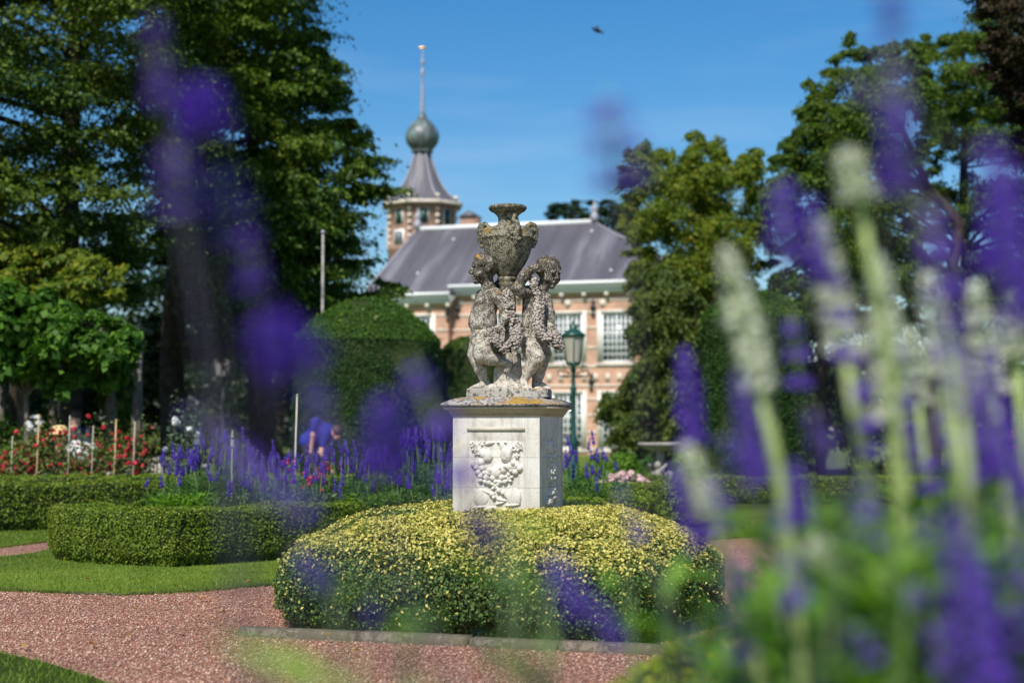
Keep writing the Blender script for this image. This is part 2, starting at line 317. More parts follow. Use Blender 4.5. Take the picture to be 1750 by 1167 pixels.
def m_die():
    m, n, l, b = newmat('weathered limestone'); co = objco(n); sep = n.new('ShaderNodeSeparateXYZ'); l.new(co, sep.inputs[0])
    big = noise(n, l, 4.5, 6, .65, co); fine = noise(n, l, 60, 5, .7, co)
    mp = n.new('ShaderNodeMapping'); mp.inputs['Scale'].default_value = (22, 22, 1.6); l.new(co, mp.inputs[0]); st = noise(n, l, 1.0, 4, .6, mp.outputs[0])
    r1 = ramp(n, [(.32, (.44,.40,.33)), (.46, (.62,.59,.53)), (.66, (.71,.70,.66))]); l.new(big.outputs[0], r1.inputs[0])
    r2 = ramp(n, [(.34, (.50,.47,.42)), (.52, (1, 1, 1))]); l.new(st.outputs[0], r2.inputs[0]); c = mix(n, l, .55, r1.outputs[0], r2.outputs[0], 'MULTIPLY')
    r3 = ramp(n, [(.60, (1, 1, 1)), (.68, (.55,.50,.43))]); l.new(fine.outputs[0], r3.inputs[0]); c = mix(n, l, .8, c, r3.outputs[0], 'MULTIPLY')
    gz = n.new('ShaderNodeMapRange'); gz.inputs[1].default_value = .55; gz.inputs[2].default_value = .95; gz.inputs[3].default_value = .75; gz.inputs[4].default_value = 0; l.new(sep.outputs[2], gz.inputs[0])
    gm = n.new('ShaderNodeMath'); gm.operation = 'MULTIPLY'; l.new(gz.outputs[0], gm.inputs[0]); l.new(big.outputs[0], gm.inputs[1]); c = mix(n, l, gm.outputs[0], c, (.40,.36,.27))
    for zj in (.765, .952):
        a = n.new('ShaderNodeMath'); a.operation = 'SUBTRACT'; a.inputs[1].default_value = zj; l.new(sep.outputs[2], a.inputs[0])
        a2 = n.new('ShaderNodeMath'); a2.operation = 'MULTIPLY_ADD'; a2.inputs[1].default_value = .02; l.new(fine.outputs[0], a2.inputs[0]); l.new(a.outputs[0], a2.inputs[2])
        a3 = n.new('ShaderNodeMath'); a3.operation = 'SUBTRACT'; a3.inputs[1].default_value = .010; l.new(a2.outputs[0], a3.inputs[0])
        ab = n.new('ShaderNodeMath'); ab.operation = 'ABSOLUTE'; l.new(a3.outputs[0], ab.inputs[0]); rr = ramp(n, [(0, (.75,.75,.75)), (.0035, (0, 0, 0))]); l.new(ab.outputs[0], rr.inputs[0]); c = mix(n, l, rr.outputs[0], c, (.30,.27,.22))
    l.new(c, b.inputs['Base Color']); b.inputs['Roughness'].default_value = .85; b.inputs['Specular IOR Level'].default_value = .2; bump(n, l, b, fine.outputs[0], .003); return m
M['die'] = m_die(); M['die_old'] = m_stone('pale limestone', (.68,.655,.60), (.36,.33,.28), -.06, -.05, 0, 1.3, bmp=.002, spot=35)
M['cap_mould'] = m_stone('cap moulding stone', (.56,.52,.43), (.22,.20,.16), -.03, -.04, 0, 1.3, bmp=.002, spot=35)
M['kerb'] = m_stone('kerb stone', (.22,.185,.14), (.06,.052,.035), .04, .04, 0, .2, bmp=.012, spot=25)
M['basin'] = m_stone('bird bath stone', (.38,.36,.34), (.12,.11,.10), -.04, -.02, 0, 1, bmp=.004, spot=20)
def m_brick():
    m, n, l, b = newmat('brick'); co = n.new('ShaderNodeTexCoord').outputs['Object']
    mp = n.new('ShaderNodeMapping'); mp.inputs['Rotation'].default_value = (R(90), 0, 0); l.new(co, mp.inputs[0])
    br = n.new('ShaderNodeTexBrick'); br.inputs['Scale'].default_value = 2.2; br.inputs['Color1'].default_value = rgb((.50,.255,.16)); br.inputs['Color2'].default_value = rgb((.62,.36,.25)); br.inputs['Mortar'].default_value = rgb((.55,.47,.38))
    br.inputs['Mortar Size'].default_value = .018; l.new(mp.outputs[0], br.inputs['Vector'])
    a = noise(n, l, .9, 4, .6, co); r2 = ramp(n, [(.35, (.82,.82,.85)), (.65, (1.1,1.08,1.05))]); l.new(a.outputs[0], r2.inputs[0])
    l.new(mix(n, l, 1.0, br.outputs[0], r2.outputs[0], 'MULTIPLY'), b.inputs['Base Color']); b.inputs['Roughness'].default_value = .85; b.inputs['Specular IOR Level'].default_value = .2; return m
M['brick'] = m_brick()
M['brick_dull'] = plain('old brick', (.33,.20,.145), .9, .3, 2.5)
M['sandstone'] = plain('sandstone band', (.62,.54,.44), .85, .15, 2)
M['white_paint'] = plain('white paint', (.78,.79,.77), .5, .04, 3)
M['cream_paint'] = plain('cream paint', (.70,.67,.58), .5, .05, 3)
M['green_paint'] = plain('dark green paint', (.015,.055,.045), .4, .2, 3)
M['lamp_green'] = plain('lamp post green', (.012,.06,.05), .35, .25, 20)
M['iron'] = plain('black iron', (.02,.022,.025), .5, .3, 10)
def m_slate():
    m, n, l, b = newmat('slate'); co = objco(n)
    mp = n.new('ShaderNodeMapping'); mp.inputs['Scale'].default_value = (1.0, .12, .12); l.new(co, mp.inputs[0])
    a = noise(n, l, 1.2, 5, .6, mp.outputs[0]); c = noise(n, l, 9, 3, .6, co)
    r1 = ramp(n, [(.32, (.080,.074,.086)), (.55, (.125,.117,.132)), (.72, (.24,.23,.25))]); l.new(a.outputs[0], r1.inputs[0])
    r2 = ramp(n, [(.3, (.85,.85,.85)), (.7, (1.1,1.1,1.1))]); l.new(c.outputs[0], r2.inputs[0])
    l.new(mix(n, l, 1.0, r1.outputs[0], r2.outputs[0], 'MULTIPLY'), b.inputs['Base Color']); b.inputs['Roughness'].default_value = .55; return m
M['slate'] = m_slate()
def m_copper():
    m, n, l, b = newmat('copper patina'); co = objco(n)
    mp = n.new('ShaderNodeMapping'); mp.inputs['Scale'].default_value = (1, 1, .25); l.new(co, mp.inputs[0])
    a = noise(n, l, 3.0, 4, .6, mp.outputs[0]); r1 = ramp(n, [(.35, (.07,.07,.075)), (.5, (.12,.145,.14)), (.68, (.21,.31,.27))]); l.new(a.outputs[0], r1.inputs[0])
    l.new(r1.outputs[0], b.inputs['Base Color']); b.inputs['Roughness'].default_value = .45; b.inputs['Metallic'].default_value = .2; return m
M['copper'] = m_copper()
M['lead'] = plain('lead grey', (.30,.30,.34), .5, .15, 4)
M['gold'] = plain('gilded metal', (.85,.55,.18), .35, .1, 4, metal=.6)
def m_glass():
    m, n, l, b = newmat('window glass'); b.inputs['Base Color'].default_value = rgb((.03,.06,.06)); b.inputs['Roughness'].default_value = .08; b.inputs['Specular IOR Level'].default_value = .9; return m
M['glass'] = m_glass()
def m_lglass():
    m, n, l, b = newmat('lantern glass'); b.inputs['Base Color'].default_value = rgb((.62,.58,.46)); b.inputs['Roughness'].default_value = .25; b.inputs['Transmission Weight'].default_value = .35; return m
M['lantern_glass'] = m_lglass()
M['lamp_grey'] = plain('shaded lamp metal', (.035,.04,.045), .5, .2, 10)  # darker lamp colour with the shade under the limes painted in
M['shaded_glass'] = plain('shaded lantern glass', (.26,.24,.24), .3, .2, 6)  # lantern glass darkened to paint in the same shade
M['blind'] = plain('white blind', (.72,.74,.74), .8, .05, 2)
M['bamboo'] = plain('bamboo', (.42,.30,.15), .6, .3, 14)
M['pale_cane'] = plain('pale cane', (.42,.37,.29), .6, .2, 14)
M['bench_wood'] = plain('weathered teak', (.36,.33,.29), .8, .2, 10)
M['skin'] = plain('skin', (.60,.33,.24), .5, .1, 10)
M['hair'] = plain('brown hair', (.06,.035,.02), .6, .3, 40)
M['blue_shirt'] = plain('blue shirt', (.015,.03,.24), .8, .2, 10)
M['navy'] = plain('navy jacket', (.015,.02,.05), .8, .2, 10)
M['white_shirt'] = plain('white shirt', (.75,.76,.76), .8, .06, 10)
M['straw'] = plain('straw hat', (.65,.46,.22), .8, .15, 20)
M['trousers'] = plain('dark trousers', (.03,.03,.05), .8, .2, 10)
M['bird'] = plain('black feathers', (.012,.012,.015), .6, .3, 20)

# ------------------------------------------------------------------ signed-distance sculpting
class Sculpt:
    def __init__(s, lo, hi, h):
        s.lo = np.asarray(lo, float); s.h = h; s.n = np.ceil((np.asarray(hi) - s.lo) / h).astype(int) + 1
        s.F = np.full(s.n, .05, np.float32)
        s.ax = [s.lo[i] + h * np.arange(s.n[i]) for i in range(3)]
    def _sub(s, lo, hi):
        i0 = np.maximum(0, np.floor((np.asarray(lo) - s.lo) / s.h).astype(int)); i1 = np.minimum(s.n, np.ceil((np.asarray(hi) - s.lo) / s.h).astype(int) + 1)
        if (i1 <= i0).any(): return None
        sl = tuple(slice(a, b) for a, b in zip(i0, i1))
        X, Y, Z = np.meshgrid(*[s.ax[i][sl[i]] for i in range(3)], indexing='ij', sparse=True)
        return sl, X, Y, Z
    def _join(s, sl, d, k, sub=False):
        f = s.F[sl]; d = d.astype(np.float32)
        if sub:
            d = -d; h = np.clip(.5 - .5 * (d - f) / k * -1, 0, 1) if False else np.maximum(k - np.abs(f - d), 0) / k
            s.F[sl] = np.maximum(f, d) + h * h * k * .25
        else:
            h = np.maximum(k - np.abs(f - d), 0) / k
            s.F[sl] = np.minimum(f, d) - h * h * k * .25
    def ell(s, c, r, k=.012, sub=False, rot=None):
        c = np.asarray(c, float); r = np.ones(3) * r if np.isscalar(r) else np.asarray(r, float); m = r.max() + .05
        q = s._sub(c - m, c + m)
        if q is None: return s
        sl, X, Y, Z = q; x, y, z = X - c[0], Y - c[1], Z - c[2]
        if rot is not None: x, y, z = (rot[0][i] * x + rot[1][i] * y + rot[2][i] * z for i in range(3))
        k0 = np.sqrt((x / r[0]) ** 2 + (y / r[1]) ** 2 + (z / r[2]) ** 2); k1 = np.sqrt((x / r[0] ** 2) ** 2 + (y / r[1] ** 2) ** 2 + (z / r[2] ** 2) ** 2) + 1e-6
        s._join(sl, k0 * (k0 - 1) / k1, k, sub); return s
    def cap(s, a, b, ra, rb, k=.012, sub=False):
        a = np.asarray(a, float); b = np.asarray(b, float); m = max(ra, rb) + .05
        q = s._sub(np.minimum(a, b) - m, np.maximum(a, b) + m)
        if q is None: return s
        sl, X, Y, Z = q; ab = b - a
        t = np.clip(((X - a[0]) * ab[0] + (Y - a[1]) * ab[1] + (Z - a[2]) * ab[2]) / (ab @ ab + 1e-9), 0, 1)
        d = np.sqrt((X - a[0] - t * ab[0]) ** 2 + (Y - a[1] - t * ab[1]) ** 2 + (Z - a[2] - t * ab[2]) ** 2) - (ra + t * (rb - ra))
        s._join(sl, d, k, sub); return s
    def chain(s, pts, rs, k=.012):
        for i in range(len(pts) - 1): s.cap(pts[i], pts[i + 1], rs[i], rs[i + 1], k)
        return s
    def mesh(s):
        F = s.F; h = s.h; ins = F < 0; nx, ny, nz = F.shape
        c = np.zeros((nx - 1, ny - 1, nz - 1), np.int8)
        for a in (0, 1):
            for b in (0, 1):
                for d in (0, 1): c += ins[a:nx - 1 + a, b:ny - 1 + b, d:nz - 1 + d]
        idx = np.argwhere((c > 0) & (c < 8)); pos = np.zeros((len(idx), 3)); cnt = np.zeros((len(idx), 1))
        cor = [(a, b, d) for a in (0, 1) for b in (0, 1) for d in (0, 1)]
        for A in cor:
            for B in cor:
                if sum(abs(p - q) for p, q in zip(A, B)) == 1 and A < B:
                    fa = F[tuple((idx + A).T)]; fb = F[tuple((idx + B).T)]; m = (fa < 0) != (fb < 0)
                    t = np.where(m, fa / (fa - fb + 1e-12), 0)[:, None]
                    pos += m[:, None] * (np.array(A) + t * (np.array(B) - np.array(A))); cnt += m[:, None]
        V = s.lo + h * (idx + pos / np.maximum(cnt, 1))
        ID = np.full(c.shape, -1, np.int64); ID[tuple(idx.T)] = np.arange(len(idx)); Q = []
        for ax in range(3):
            sl0 = [slice(None)] * 3; sl1 = [slice(None)] * 3; sl0[ax] = slice(0, -1); sl1[ax] = slice(1, None)
            ch = np.argwhere(ins[tuple(sl0)] != ins[tuple(sl1)]); o1, o2 = (ax + 1) % 3, (ax + 2) % 3
            ok = (ch[:, o1] > 0) & (ch[:, o2] > 0) & (ch[:, o1] < F.shape[o1] - 1) & (ch[:, o2] < F.shape[o2] - 1); ch = ch[ok]
            e1 = np.zeros(3, int); e1[o1] = 1; e2 = np.zeros(3, int); e2[o2] = 1
            q = np.stack([ID[tuple((ch - e1 - e2).T)], ID[tuple((ch - e2).T)], ID[tuple(ch.T)], ID[tuple((ch - e1).T)]], 1)
            fl = ~ins[tuple(ch.T)]; q[fl] = q[fl][:, ::-1]; Q.append(q)
        return V, np.concatenate(Q)
def frame(f, up=(0, 0, 1)):
    f = unit(np.asarray(f, float)); s = unit(np.cross(f, up)); u = np.cross(s, f); return f, s, u
def sculpt_head(S, c, f, sc, curls=True, up=(0, 0, 1), seed=1, k=.006):
    """head of height about 2.3*sc around c; f = where the face looks"""
    c = np.asarray(c, float); f, s, u = frame(f, up); rot = np.array([f, s, u])
    at = lambda a, b, d: c + sc * (a * f + b * s + d * u)
    E = lambda p, r, kk=k, sub=False: S.ell(p, np.asarray(r) * sc, kk, sub, rot=rot)
    E(at(-.08, 0, .18), (.98, .80, .92)); E(at(.30, 0, -.32), (.62, .62, .72), .02)
    E(at(.66, 0, -.92), (.24, .26, .22), .012)                       # chin
    for q in (-1, 1):
        E(at(.55, q * .36, -.42), (.34, .30, .30), .012)             # cheeks
        E(at(.90, q * .30, -.02), (.16, .17, .10), .004, True)       # eye sockets
        E(at(.80, q * .30, -.03), (.12, .14, .09), .003)             # eyes
        E(at(.84, q * .28, .16), (.12, .26, .07), .008)              # brows
        E(at(-.08, q * .80, -.08), (.18, .10, .26), .006)            # ears
    S.cap(at(.92, 0, .05), at(1.08, 0, -.24), .08 * sc, .13 * sc, .008); E(at(1.0, 0, -.28), (.14, .18, .10), .005)
    E(at(.86, 0, -.56), (.14, .24, .07), .005); E(at(.82, 0, -.70), (.14, .20, .08), .005); E(at(1.0, 0, -.63), (.14, .24, .025), .003, True)
    if curls:
        g = np.random.default_rng(seed)
        for i in range(95):
            th = g.uniform(0, 2 * math.pi); z = g.uniform(-.45, 1); rr = math.sqrt(max(0, 1 - z * z)); a, b = rr * math.cos(th), rr * math.sin(th)
            if a > .55 and z < .55: continue
            if a > .2 and z < -.1: continue
            E(at(-.1 + .90 * a, .75 * b, .18 + .84 * z), (g.uniform(.15, .22),) * 3, .010)

# ================================================================== SETTING
def sheet(name, poly, z, mat):
    mb = MB(); mb.add([(x, y, z) for x, y in poly], [list(range(len(poly)))]); return tag(mb.build(name, mat), kind='structure')
sheet('ground', [(-900, -300), (900, -300), (900, 1500), (-900, 1500)], 0.0, M['lawn'])
def gp(*pts): return [tuple(G(x, y)[:2]) for x, y in pts]
lawn_front = gp((-330, 998), (-60, 1005), (90, 1014), (200, 1019), (330, 1012), (470, 1001), (700, 975), (900, 950), (1180, 925), (1500, 905), (1900, 893))
sheet('gravel_path', [(-4.5, 5.0), (-1.9, 5.6)] + [(3.4, 5.0), (9.0, 10.0)] + [(x, y + .15) for x, y in lawn_front[::-1]] + [(-8, 10)], .004, M['gravel'])
lawnA = lawn_front + [(9.0, 24.0), (0, 24.0), (-2.5, 24.0)] + gp((130, 931), (60, 949), (0, 956), (-330, 972))
MBl = MB(); MBl.prism(lawnA, .0, .028); tag(MBl.build('lawn', M['lawn']), kind='structure')
pathB = gp((-330, 972), (0, 956), (60, 949), (130, 931), (170, 921), (120, 928), (0, 941), (-330, 955))
sheet('garden_path', gp((-400, 985), (0, 960), (60, 951), (150, 925), (130, 921), (0, 938), (-400, 952)), .008, M['gravel'])
lawnC = gp((-400, 952), (0, 938), (130, 921), (260, 900)) + [(-2.5, 24), (-14, 24)]
MBl = MB(); MBl.prism(lawnC, .0, .026); tag(MBl.build('lawn', M['lawn']), kind='structure')
corner = gp((-500, 1040), (-200, 1072), (0, 1124), (80, 1142), (165, 1169), (260, 1215), (420, 1290)) + [(-1.2, 4.5), (-5, 4.5)]
MBl = MB(); MBl.prism(corner, .0, .028); tag(MBl.build('lawn', M['lawn']), kind='structure')
# lawn edge strip of thin stone
mb = MB(); pts = lawn_front[1:7]
for i in range(len(pts) - 1):
    a = np.array(pts[i]); b = np.array(pts[i + 1]); t = unit(b - a); nrm = np.array([t[1], -t[0]]) * .012
    mb.prism([tuple(a - nrm * .2), tuple(b - nrm * .2), tuple(b + nrm), tuple(a + nrm)], 0, .022)
tag(mb.build('lawn_edging', M['kerb']), kind='structure')
# stones on the gravel
def chips(name, box, n, size, seed, polyout):
    g = np.random.default_rng(seed); x = g.uniform(box[0], box[1], n); y = g.uniform(box[2], box[3], n)
    keep = np.ones(n, bool)
    for p in polyout: keep &= ~in_poly(x, y, p)
    vis = np.abs(x) < y * .345 + .15; keep &= vis; x, y = x[keep], y[keep]; n = len(x)
    base = np.array([[1,0,0],[.3,.9,0],[-.8,.55,0],[-.75,-.6,0],[.35,-.95,0],[.1,0,.8],[-.1,.05,-.5]])
    F = np.array([[0,1,5],[1,2,5],[2,3,5],[3,4,5],[4,0,5],[1,0,6],[2,1,6],[3,2,6],[4,3,6],[0,4,6]])
    sz = size * g.uniform(.45, 1.35, (n, 1, 1)) * g.uniform(.6, 1.2, (n, 1, 3)); th = g.uniform(0, 6.28, n)
    V = base[None] * sz * g.uniform(.8, 1.2, (n, 7, 3)); c, s = np.cos(th)[:, None], np.sin(th)[:, None]
    X = V[..., 0] * c - V[..., 1] * s; Y = V[..., 0] * s + V[..., 1] * c; tl = g.normal(0, .25, (n, 1)); Z = V[..., 2] + X * tl
    V = np.stack([X + x[:, None], Y + y[:, None], Z * .8 + .006], -1).reshape(-1, 3)
    mb = MB(); mb.add(V, (np.arange(n)[:, None, None] * 7 + F[None]).reshape(-1, 3)); return tag(mb.build(name, M['stone_chip']), kind='stuff')
BED = [(-1.29, 8.66), (.64, 8.02), (1.22, 9.05), (1.27, 10.2), (1.12, 11.2), (.3, 11.9), (-.95, 11.6), (-1.42, 10.4)]
tag(chips('gravel', (-3.5, 3.2, 6.6, 11.6), 78000, .0082, 3, [corner, lawnA, BED]), 'crushed red gravel chips covering the path around the hedge bed')
def blades(name, poly, n, h, seed, w=.0035, out=()):
    g = np.random.default_rng(seed); p = np.array(poly); x = g.uniform(p[:, 0].min(), p[:, 0].max(), n); y = g.uniform(p[:, 1].min(), min(p[:, 1].max(), 19), n)
    k = in_poly(x, y, poly) & (np.abs(x) < y * .345 + .2)
    for o in out: k &= ~in_poly(x, y, o)
    x, y = x[k], y[k]; n = len(x); z = .026
    th = g.uniform(0, 6.28, n); hh = h * g.uniform(.5, 1.3, n); dx, dy = np.cos(th) * w, np.sin(th) * w; lx, ly = g.normal(0, .45, n) * hh, g.normal(0, .45, n) * hh
    V = np.stack([np.stack([x - dx, y - dy, x * 0 + z], 1), np.stack([x + dx, y + dy, x * 0 + z], 1), np.stack([x + lx, y + ly, z + hh], 1)], 1).reshape(-1, 3)
    mb = MB(); mb.add(V, np.arange(3 * n).reshape(n, 3)); return tag(mb.build(name, M['grass']), kind='stuff')
tag(blades('grass', lawnA, 150000, .022, 5, .004), 'short mown grass of the lawn between gravel and hedges')
tag(blades('grass', lawnC, 60000, .022, 6, .005), 'mown grass strip in front of the second hedge')
tag(blades('grass', corner, 45000, .03, 7, .003), 'mown grass in the near corner beside the gravel')

def fallen():
    g = np.random.default_rng(8); pts = [(455, 990), (520, 1000), (310, 1012), (700, 985), (150, 1000), (560, 1100), (60, 1090), (380, 1060), (250, 985), (420, 995)]; Pt = [G(*q) + [0, 0, .05] for q in pts] + [np.array([g.uniform(-2.5, -.6), g.uniform(7, 12.5), .035]) for _ in range(16)]
    Vl, Fl = leaf_quads(np.array(Pt), np.tile([0, 0, 1.], (len(Pt), 1)), .045, .03, .25, .3, g=g); mb = MB(); mb.add(Vl, Fl); return mb.build('fallen_leaves', leafmat('fallen leaves', [(.45,.20,.04), (.38,.26,.06), (.25,.12,.04)], trans=.2))
tag(fallen(), 'few brown fallen leaves scattered on lawn and gravel', kind='stuff')
def edge_grass():
    g = np.random.default_rng(9); L = densify(lawn_front[:8], .004); k = np.abs(L[:, 0]) < 4.2; L = L[k]; n = 9000; i = g.integers(0, len(L), n); x = L[i, 0] + g.normal(0, .012, n); y = L[i, 1] - np.abs(g.normal(0, .018, n)) * (1 + np.sin(L[i, 0] * 5)); th = g.uniform(0, 6.28, n); h = g.uniform(.012, .04, n); w = .0035
    V = np.stack([np.stack([x - np.cos(th) * w, y - np.sin(th) * w, x * 0 + .004], 1), np.stack([x + np.cos(th) * w, y + np.sin(th) * w, x * 0 + .004], 1), np.stack([x + g.normal(0, .012, n), y - g.uniform(0, .02, n), h], 1)], 1).reshape(-1, 3); mb = MB(); mb.add(V, np.arange(3 * n).reshape(n, 3)); return mb.build('grass', M['grass'])
tag(edge_grass(), 'ragged grass creeping over the lawn edge onto the gravel', kind='stuff')

# ================================================================== HEDGES
def ribbon_poly(pts, w):
    """left and right offset lines of a polyline"""
    p = np.array(pts, float); T = unit(np.gradient(p, axis=0)); N = np.stack([-T[:, 1], T[:, 0]], 1)
    return p + N * w / 2, p - N * w / 2
def hedge(pts, w, h_, mat, leaf, dens, label, name='box_hedge', z0=.03, rnd=.028, jit=.8, tips=None, seed=0, group=None, cat='hedge'):
    p = densify(pts, .25); A, B = ribbon_poly(p, w); k = len(p); g = np.random.default_rng(seed + 40)
    h = h_ if np.isscalar(h_) else max(h_); hh = (h_ if np.isscalar(h_) else np.interp(np.linspace(0, 1, k), np.linspace(0, 1, len(h_)), h_)) + .012 * np.sin(np.arange(k) * 1.3 + seed); ins = rnd
    rows = []
    for i in range(k):
        a, b = A[i], B[i]; m = unit(b - a); e = hh[i]
        und = .06
        rows.append([(*(a + m * und), z0), (*a, z0 + .10), (*a, e - ins), (*(a + m * ins), e), (*(b - m * ins), e), (*b, e - ins), (*b, z0 + .10), (*(b - m * und), z0)])
    V = np.array(rows).reshape(-1, 3); n = 8; F = []
    for i in range(k - 1):
        for j in range(n - 1): F.append((i * n + j, (i + 1) * n + j, (i + 1) * n + j + 1, i * n + j + 1))
    T = [t for q in F for t in ((q[0], q[1], q[2]), (q[0], q[2], q[3]))]
    e0 = list(range(n)); e1 = [(k - 1) * n + j for j in range(n)]
    T += [(e0[0], e0[j], e0[j + 1]) for j in range(1, n - 1)] + [(e1[0], e1[j + 1], e1[j]) for j in range(1, n - 1)]
    T = np.array(T); cen = V.mean(0)
    top = empty(name, (0, 0, 0)); tag(top, label, cat, group)
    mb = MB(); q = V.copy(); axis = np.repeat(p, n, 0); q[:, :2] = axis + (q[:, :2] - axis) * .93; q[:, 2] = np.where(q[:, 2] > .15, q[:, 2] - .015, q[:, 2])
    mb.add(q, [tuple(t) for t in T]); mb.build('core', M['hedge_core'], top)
    nl = int(tri_area(V, T) * dens); Pt, N = sample_tris(V, T, nl, g)
    # outward normals
    ax = Pt.copy(); d = ((Pt[:, None, :2] - p[None]) ** 2).sum(2); ax[:, :2] = p[d.argmin(1)]; ax[:, 2] = np.minimum(Pt[:, 2], h * .6)
    fl = ((Pt - ax) * N).sum(1) < 0; N[fl] *= -1
    Pt = Pt + N * (vnoise(Pt, 9, seed) * .014 + vnoise(Pt, 30, seed + 1) * .010 - g.random(nl) ** 2 * .028 + .006)[:, None]
    Vl, Fl = leaf_quads(Pt, N + np.array([0, 0, .25]), leaf, leaf * .62, jit, g=g)
    mb = MB(); mb.add(Vl, Fl); mb.build('foliage', mat, top)
    return top
H1 = gp((120, 962), (128, 965), (190, 971), (290, 976), (470, 962), (640, 945), (780, 925))
H1 = [H1[0], H1[1], H1[2], H1[3], H1[4], H1[5], H1[6]]
H1c = [tuple(np.array(q) + np.array([0, .26])) for i, q in enumerate(H1)]
hedge(H1c, .50, .475, M['box'], .022, 10500, 'low clipped box hedge bowing out in front of the blue salvia bed', seed=1)
hedge([tuple(G(-250, 918)[:2] + [0, .25]), tuple(G(-60, 914)[:2] + [0, .25]), tuple(G(280, 903)[:2] + [0, .3]), tuple(G(400, 897)[:2] + [0, .3])], .55, .53, M['box'], .030, 3600, 'second low box hedge behind the mown strip and the small gravel path', seed=2)
hedge([(-7.5, 19.4), (-4.0, 19.6), (-1.5, 19.8)], .5, .55, M['box'], .034, 2600, 'third box hedge running under the staked red roses', seed=3)
hedge([(.15, 14.6), (1.03, 14.3), (1.12, 14.6), (1.2, 16.6)], .42, .49, M['box'], .028, 3600, 'box hedge directly behind the pedestal to its right', seed=4)
hedge([(1.0, 18.2), (1.98, 17.8), (2.0, 19.5)], .5, .50, M['box'], .032, 3000, 'box hedge in front of the pink phlox and the bird bath', seed=5)
hedge([(1.6, 24.2), (4.2, 23.6), (7, 23.6)], .6, .42, M['box'], .034, 1500, 'far box hedge beside the bird bath below the clipped yew', seed=6)
hedge([(.20, 3.62), (.38, 3.58), (.62, 3.5), (1.1, 3.4), (1.7, 3.3), (2.8, 3.3)], .60, [.50, .66, .73, .75, .74, .74, .74, .74], M['box_gold'], .017, 7000, 'rounded golden green box hedge close by behind the blurred salvias', rnd=.17, seed=7)

# golden mound around the pedestal
def bed():
    top = empty('shrub_bed', (0, 10, 0)); tag(top, 'broad clipped low bed of yellow tipped shrubs around the pedestal foot', 'shrub bed')
    o = np.array(BED); c = o.mean(0); off = np.array([0, 10.])
    def densep(poly, st=.12):
        q = list(poly) + [poly[0]]; return densify(q, st)[:-1]
    ring = densep(o); n = len(ring)
    def rnd(r, f):
        # corner rounding
        for _ in range(f): r = (np.roll(r, 1, 0) + 2 * r + np.roll(r, -1, 0)) / 4
        return r
    base = rnd(ring, 3)
    levels = [(.96, .03), (1.0, .12), (1.01, .24), (1.0, .34), (.965, .395), (.90, .44), (.80, .50), (.70, .548), (.61, .585), (.53, .602), (.35, .606), (.02, .606)]
    V = []; F = []
    for s_, z in levels:
        for q in base: V.append((*(c + (q - c) * s_ - off), z))
    V = np.array(V)
    for i in range(len(levels) - 1):
        for j in range(n): a, b = i * n + j, i * n + (j + 1) % n; F += [(a, b, b + n), (a, b + n, a + n)]
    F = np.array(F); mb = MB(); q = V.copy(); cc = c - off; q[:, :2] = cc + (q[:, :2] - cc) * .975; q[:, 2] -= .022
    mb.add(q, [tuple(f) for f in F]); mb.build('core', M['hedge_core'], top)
    g = np.random.default_rng(11)
    nl = int(tri_area(V, F) * 10500); Pt, N = sample_tris(V, F, nl, g); fl = N[:, 2] < -.2; N[fl] *= -1
    out = Pt.copy(); out[:, :2] -= cc; out[:, 2] = 0; fl = ((out * N).sum(1) < 0) & (np.abs(N[:, 2]) < .5); N[fl] *= -1
    bumpy = vnoise(Pt, 7, 2) * .022 + vnoise(Pt, 22, 3) * .017
    Q = Pt + N * (bumpy - g.random(nl) ** 1.6 * .045 + .008)[:, None]
    up = np.clip((Pt[:, 2] - .33) / .16, 0, 1)
    pat = .5 + .5 * vnoise(Pt, 2.2, 9)
    depth = g.random(nl)
    gold = (g.random(nl) < np.clip(.05 + .88 * up * (.36 + .85 * pat), 0, .9))
    V1, F1 = leaf_quads(Q[~gold], N[~gold] + [0, 0, .3], .020, .0135, .75, g=g); mb = MB(); mb.add(V1, F1); mb.build('foliage', M['bed_green'], top)
    V1, F1 = leaf_quads(Q[gold] + N[gold] * .012, N[gold] + [0, 0, .5], .022, .013, .9, g=g); mb = MB(); mb.add(V1, F1); mb.build('new_growth', M['bed_gold'], top)
bed()
# kerb stones in front of the bed: separate blocks
kerb_line = densify([(-1.47, 8.60), (-.86, 8.41), (.80, 7.86), (1.16, 8.0), (1.55, 8.95)], .01)
segs = [(0, 69, 'short worn kerb block with a rounded end at the gravel'), (70, 131, 'mossy kerb block second along from the rounded end'), (132, 179, 'kerb block with straight pale joint below the bed middle'), (180, 243, 'long kerb block edging the bed nearest the golden hedge'), (244, 262, 'short last kerb block partly behind the golden hedge')]
for i, (a, b, lab) in enumerate(segs):
    b = min(b, len(kerb_line) - 1)
    if a >= b - 3: continue
    q = kerb_line[np.unique(np.linspace(a, b - 1, 9).astype(int))]; A, B = ribbon_poly(q, .115); hz = .052 + .004 * math.sin(i * 2.1); cc = q.mean(0); mb = MB(); V = []; F = []
    for A_, B_ in zip(A - cc, B - cc):
        m_ = unit(B_ - A_); V += [(*A_, 0), (*A_, hz - .012), (*(A_ + m_ * .014), hz), (*(B_ - m_ * .014), hz), (*B_, hz - .012), (*B_, 0)]
    k = len(q)
    for s_ in range(k - 1):
        for j in range(5): F.append((s_ * 6 + j, (s_ + 1) * 6 + j, (s_ + 1) * 6 + j + 1, s_ * 6 + j + 1))
    F += [[0, 1, 2, 3, 4, 5], [(k - 1) * 6 + j for j in range(6)][::-1]]
    mb.add(V, F); o = mb.build('kerb_stone', M['kerb']); o.location = (cc[0], cc[1], 0); tag(o, lab, 'kerb stone', 'kerb stones round the shrub bed')

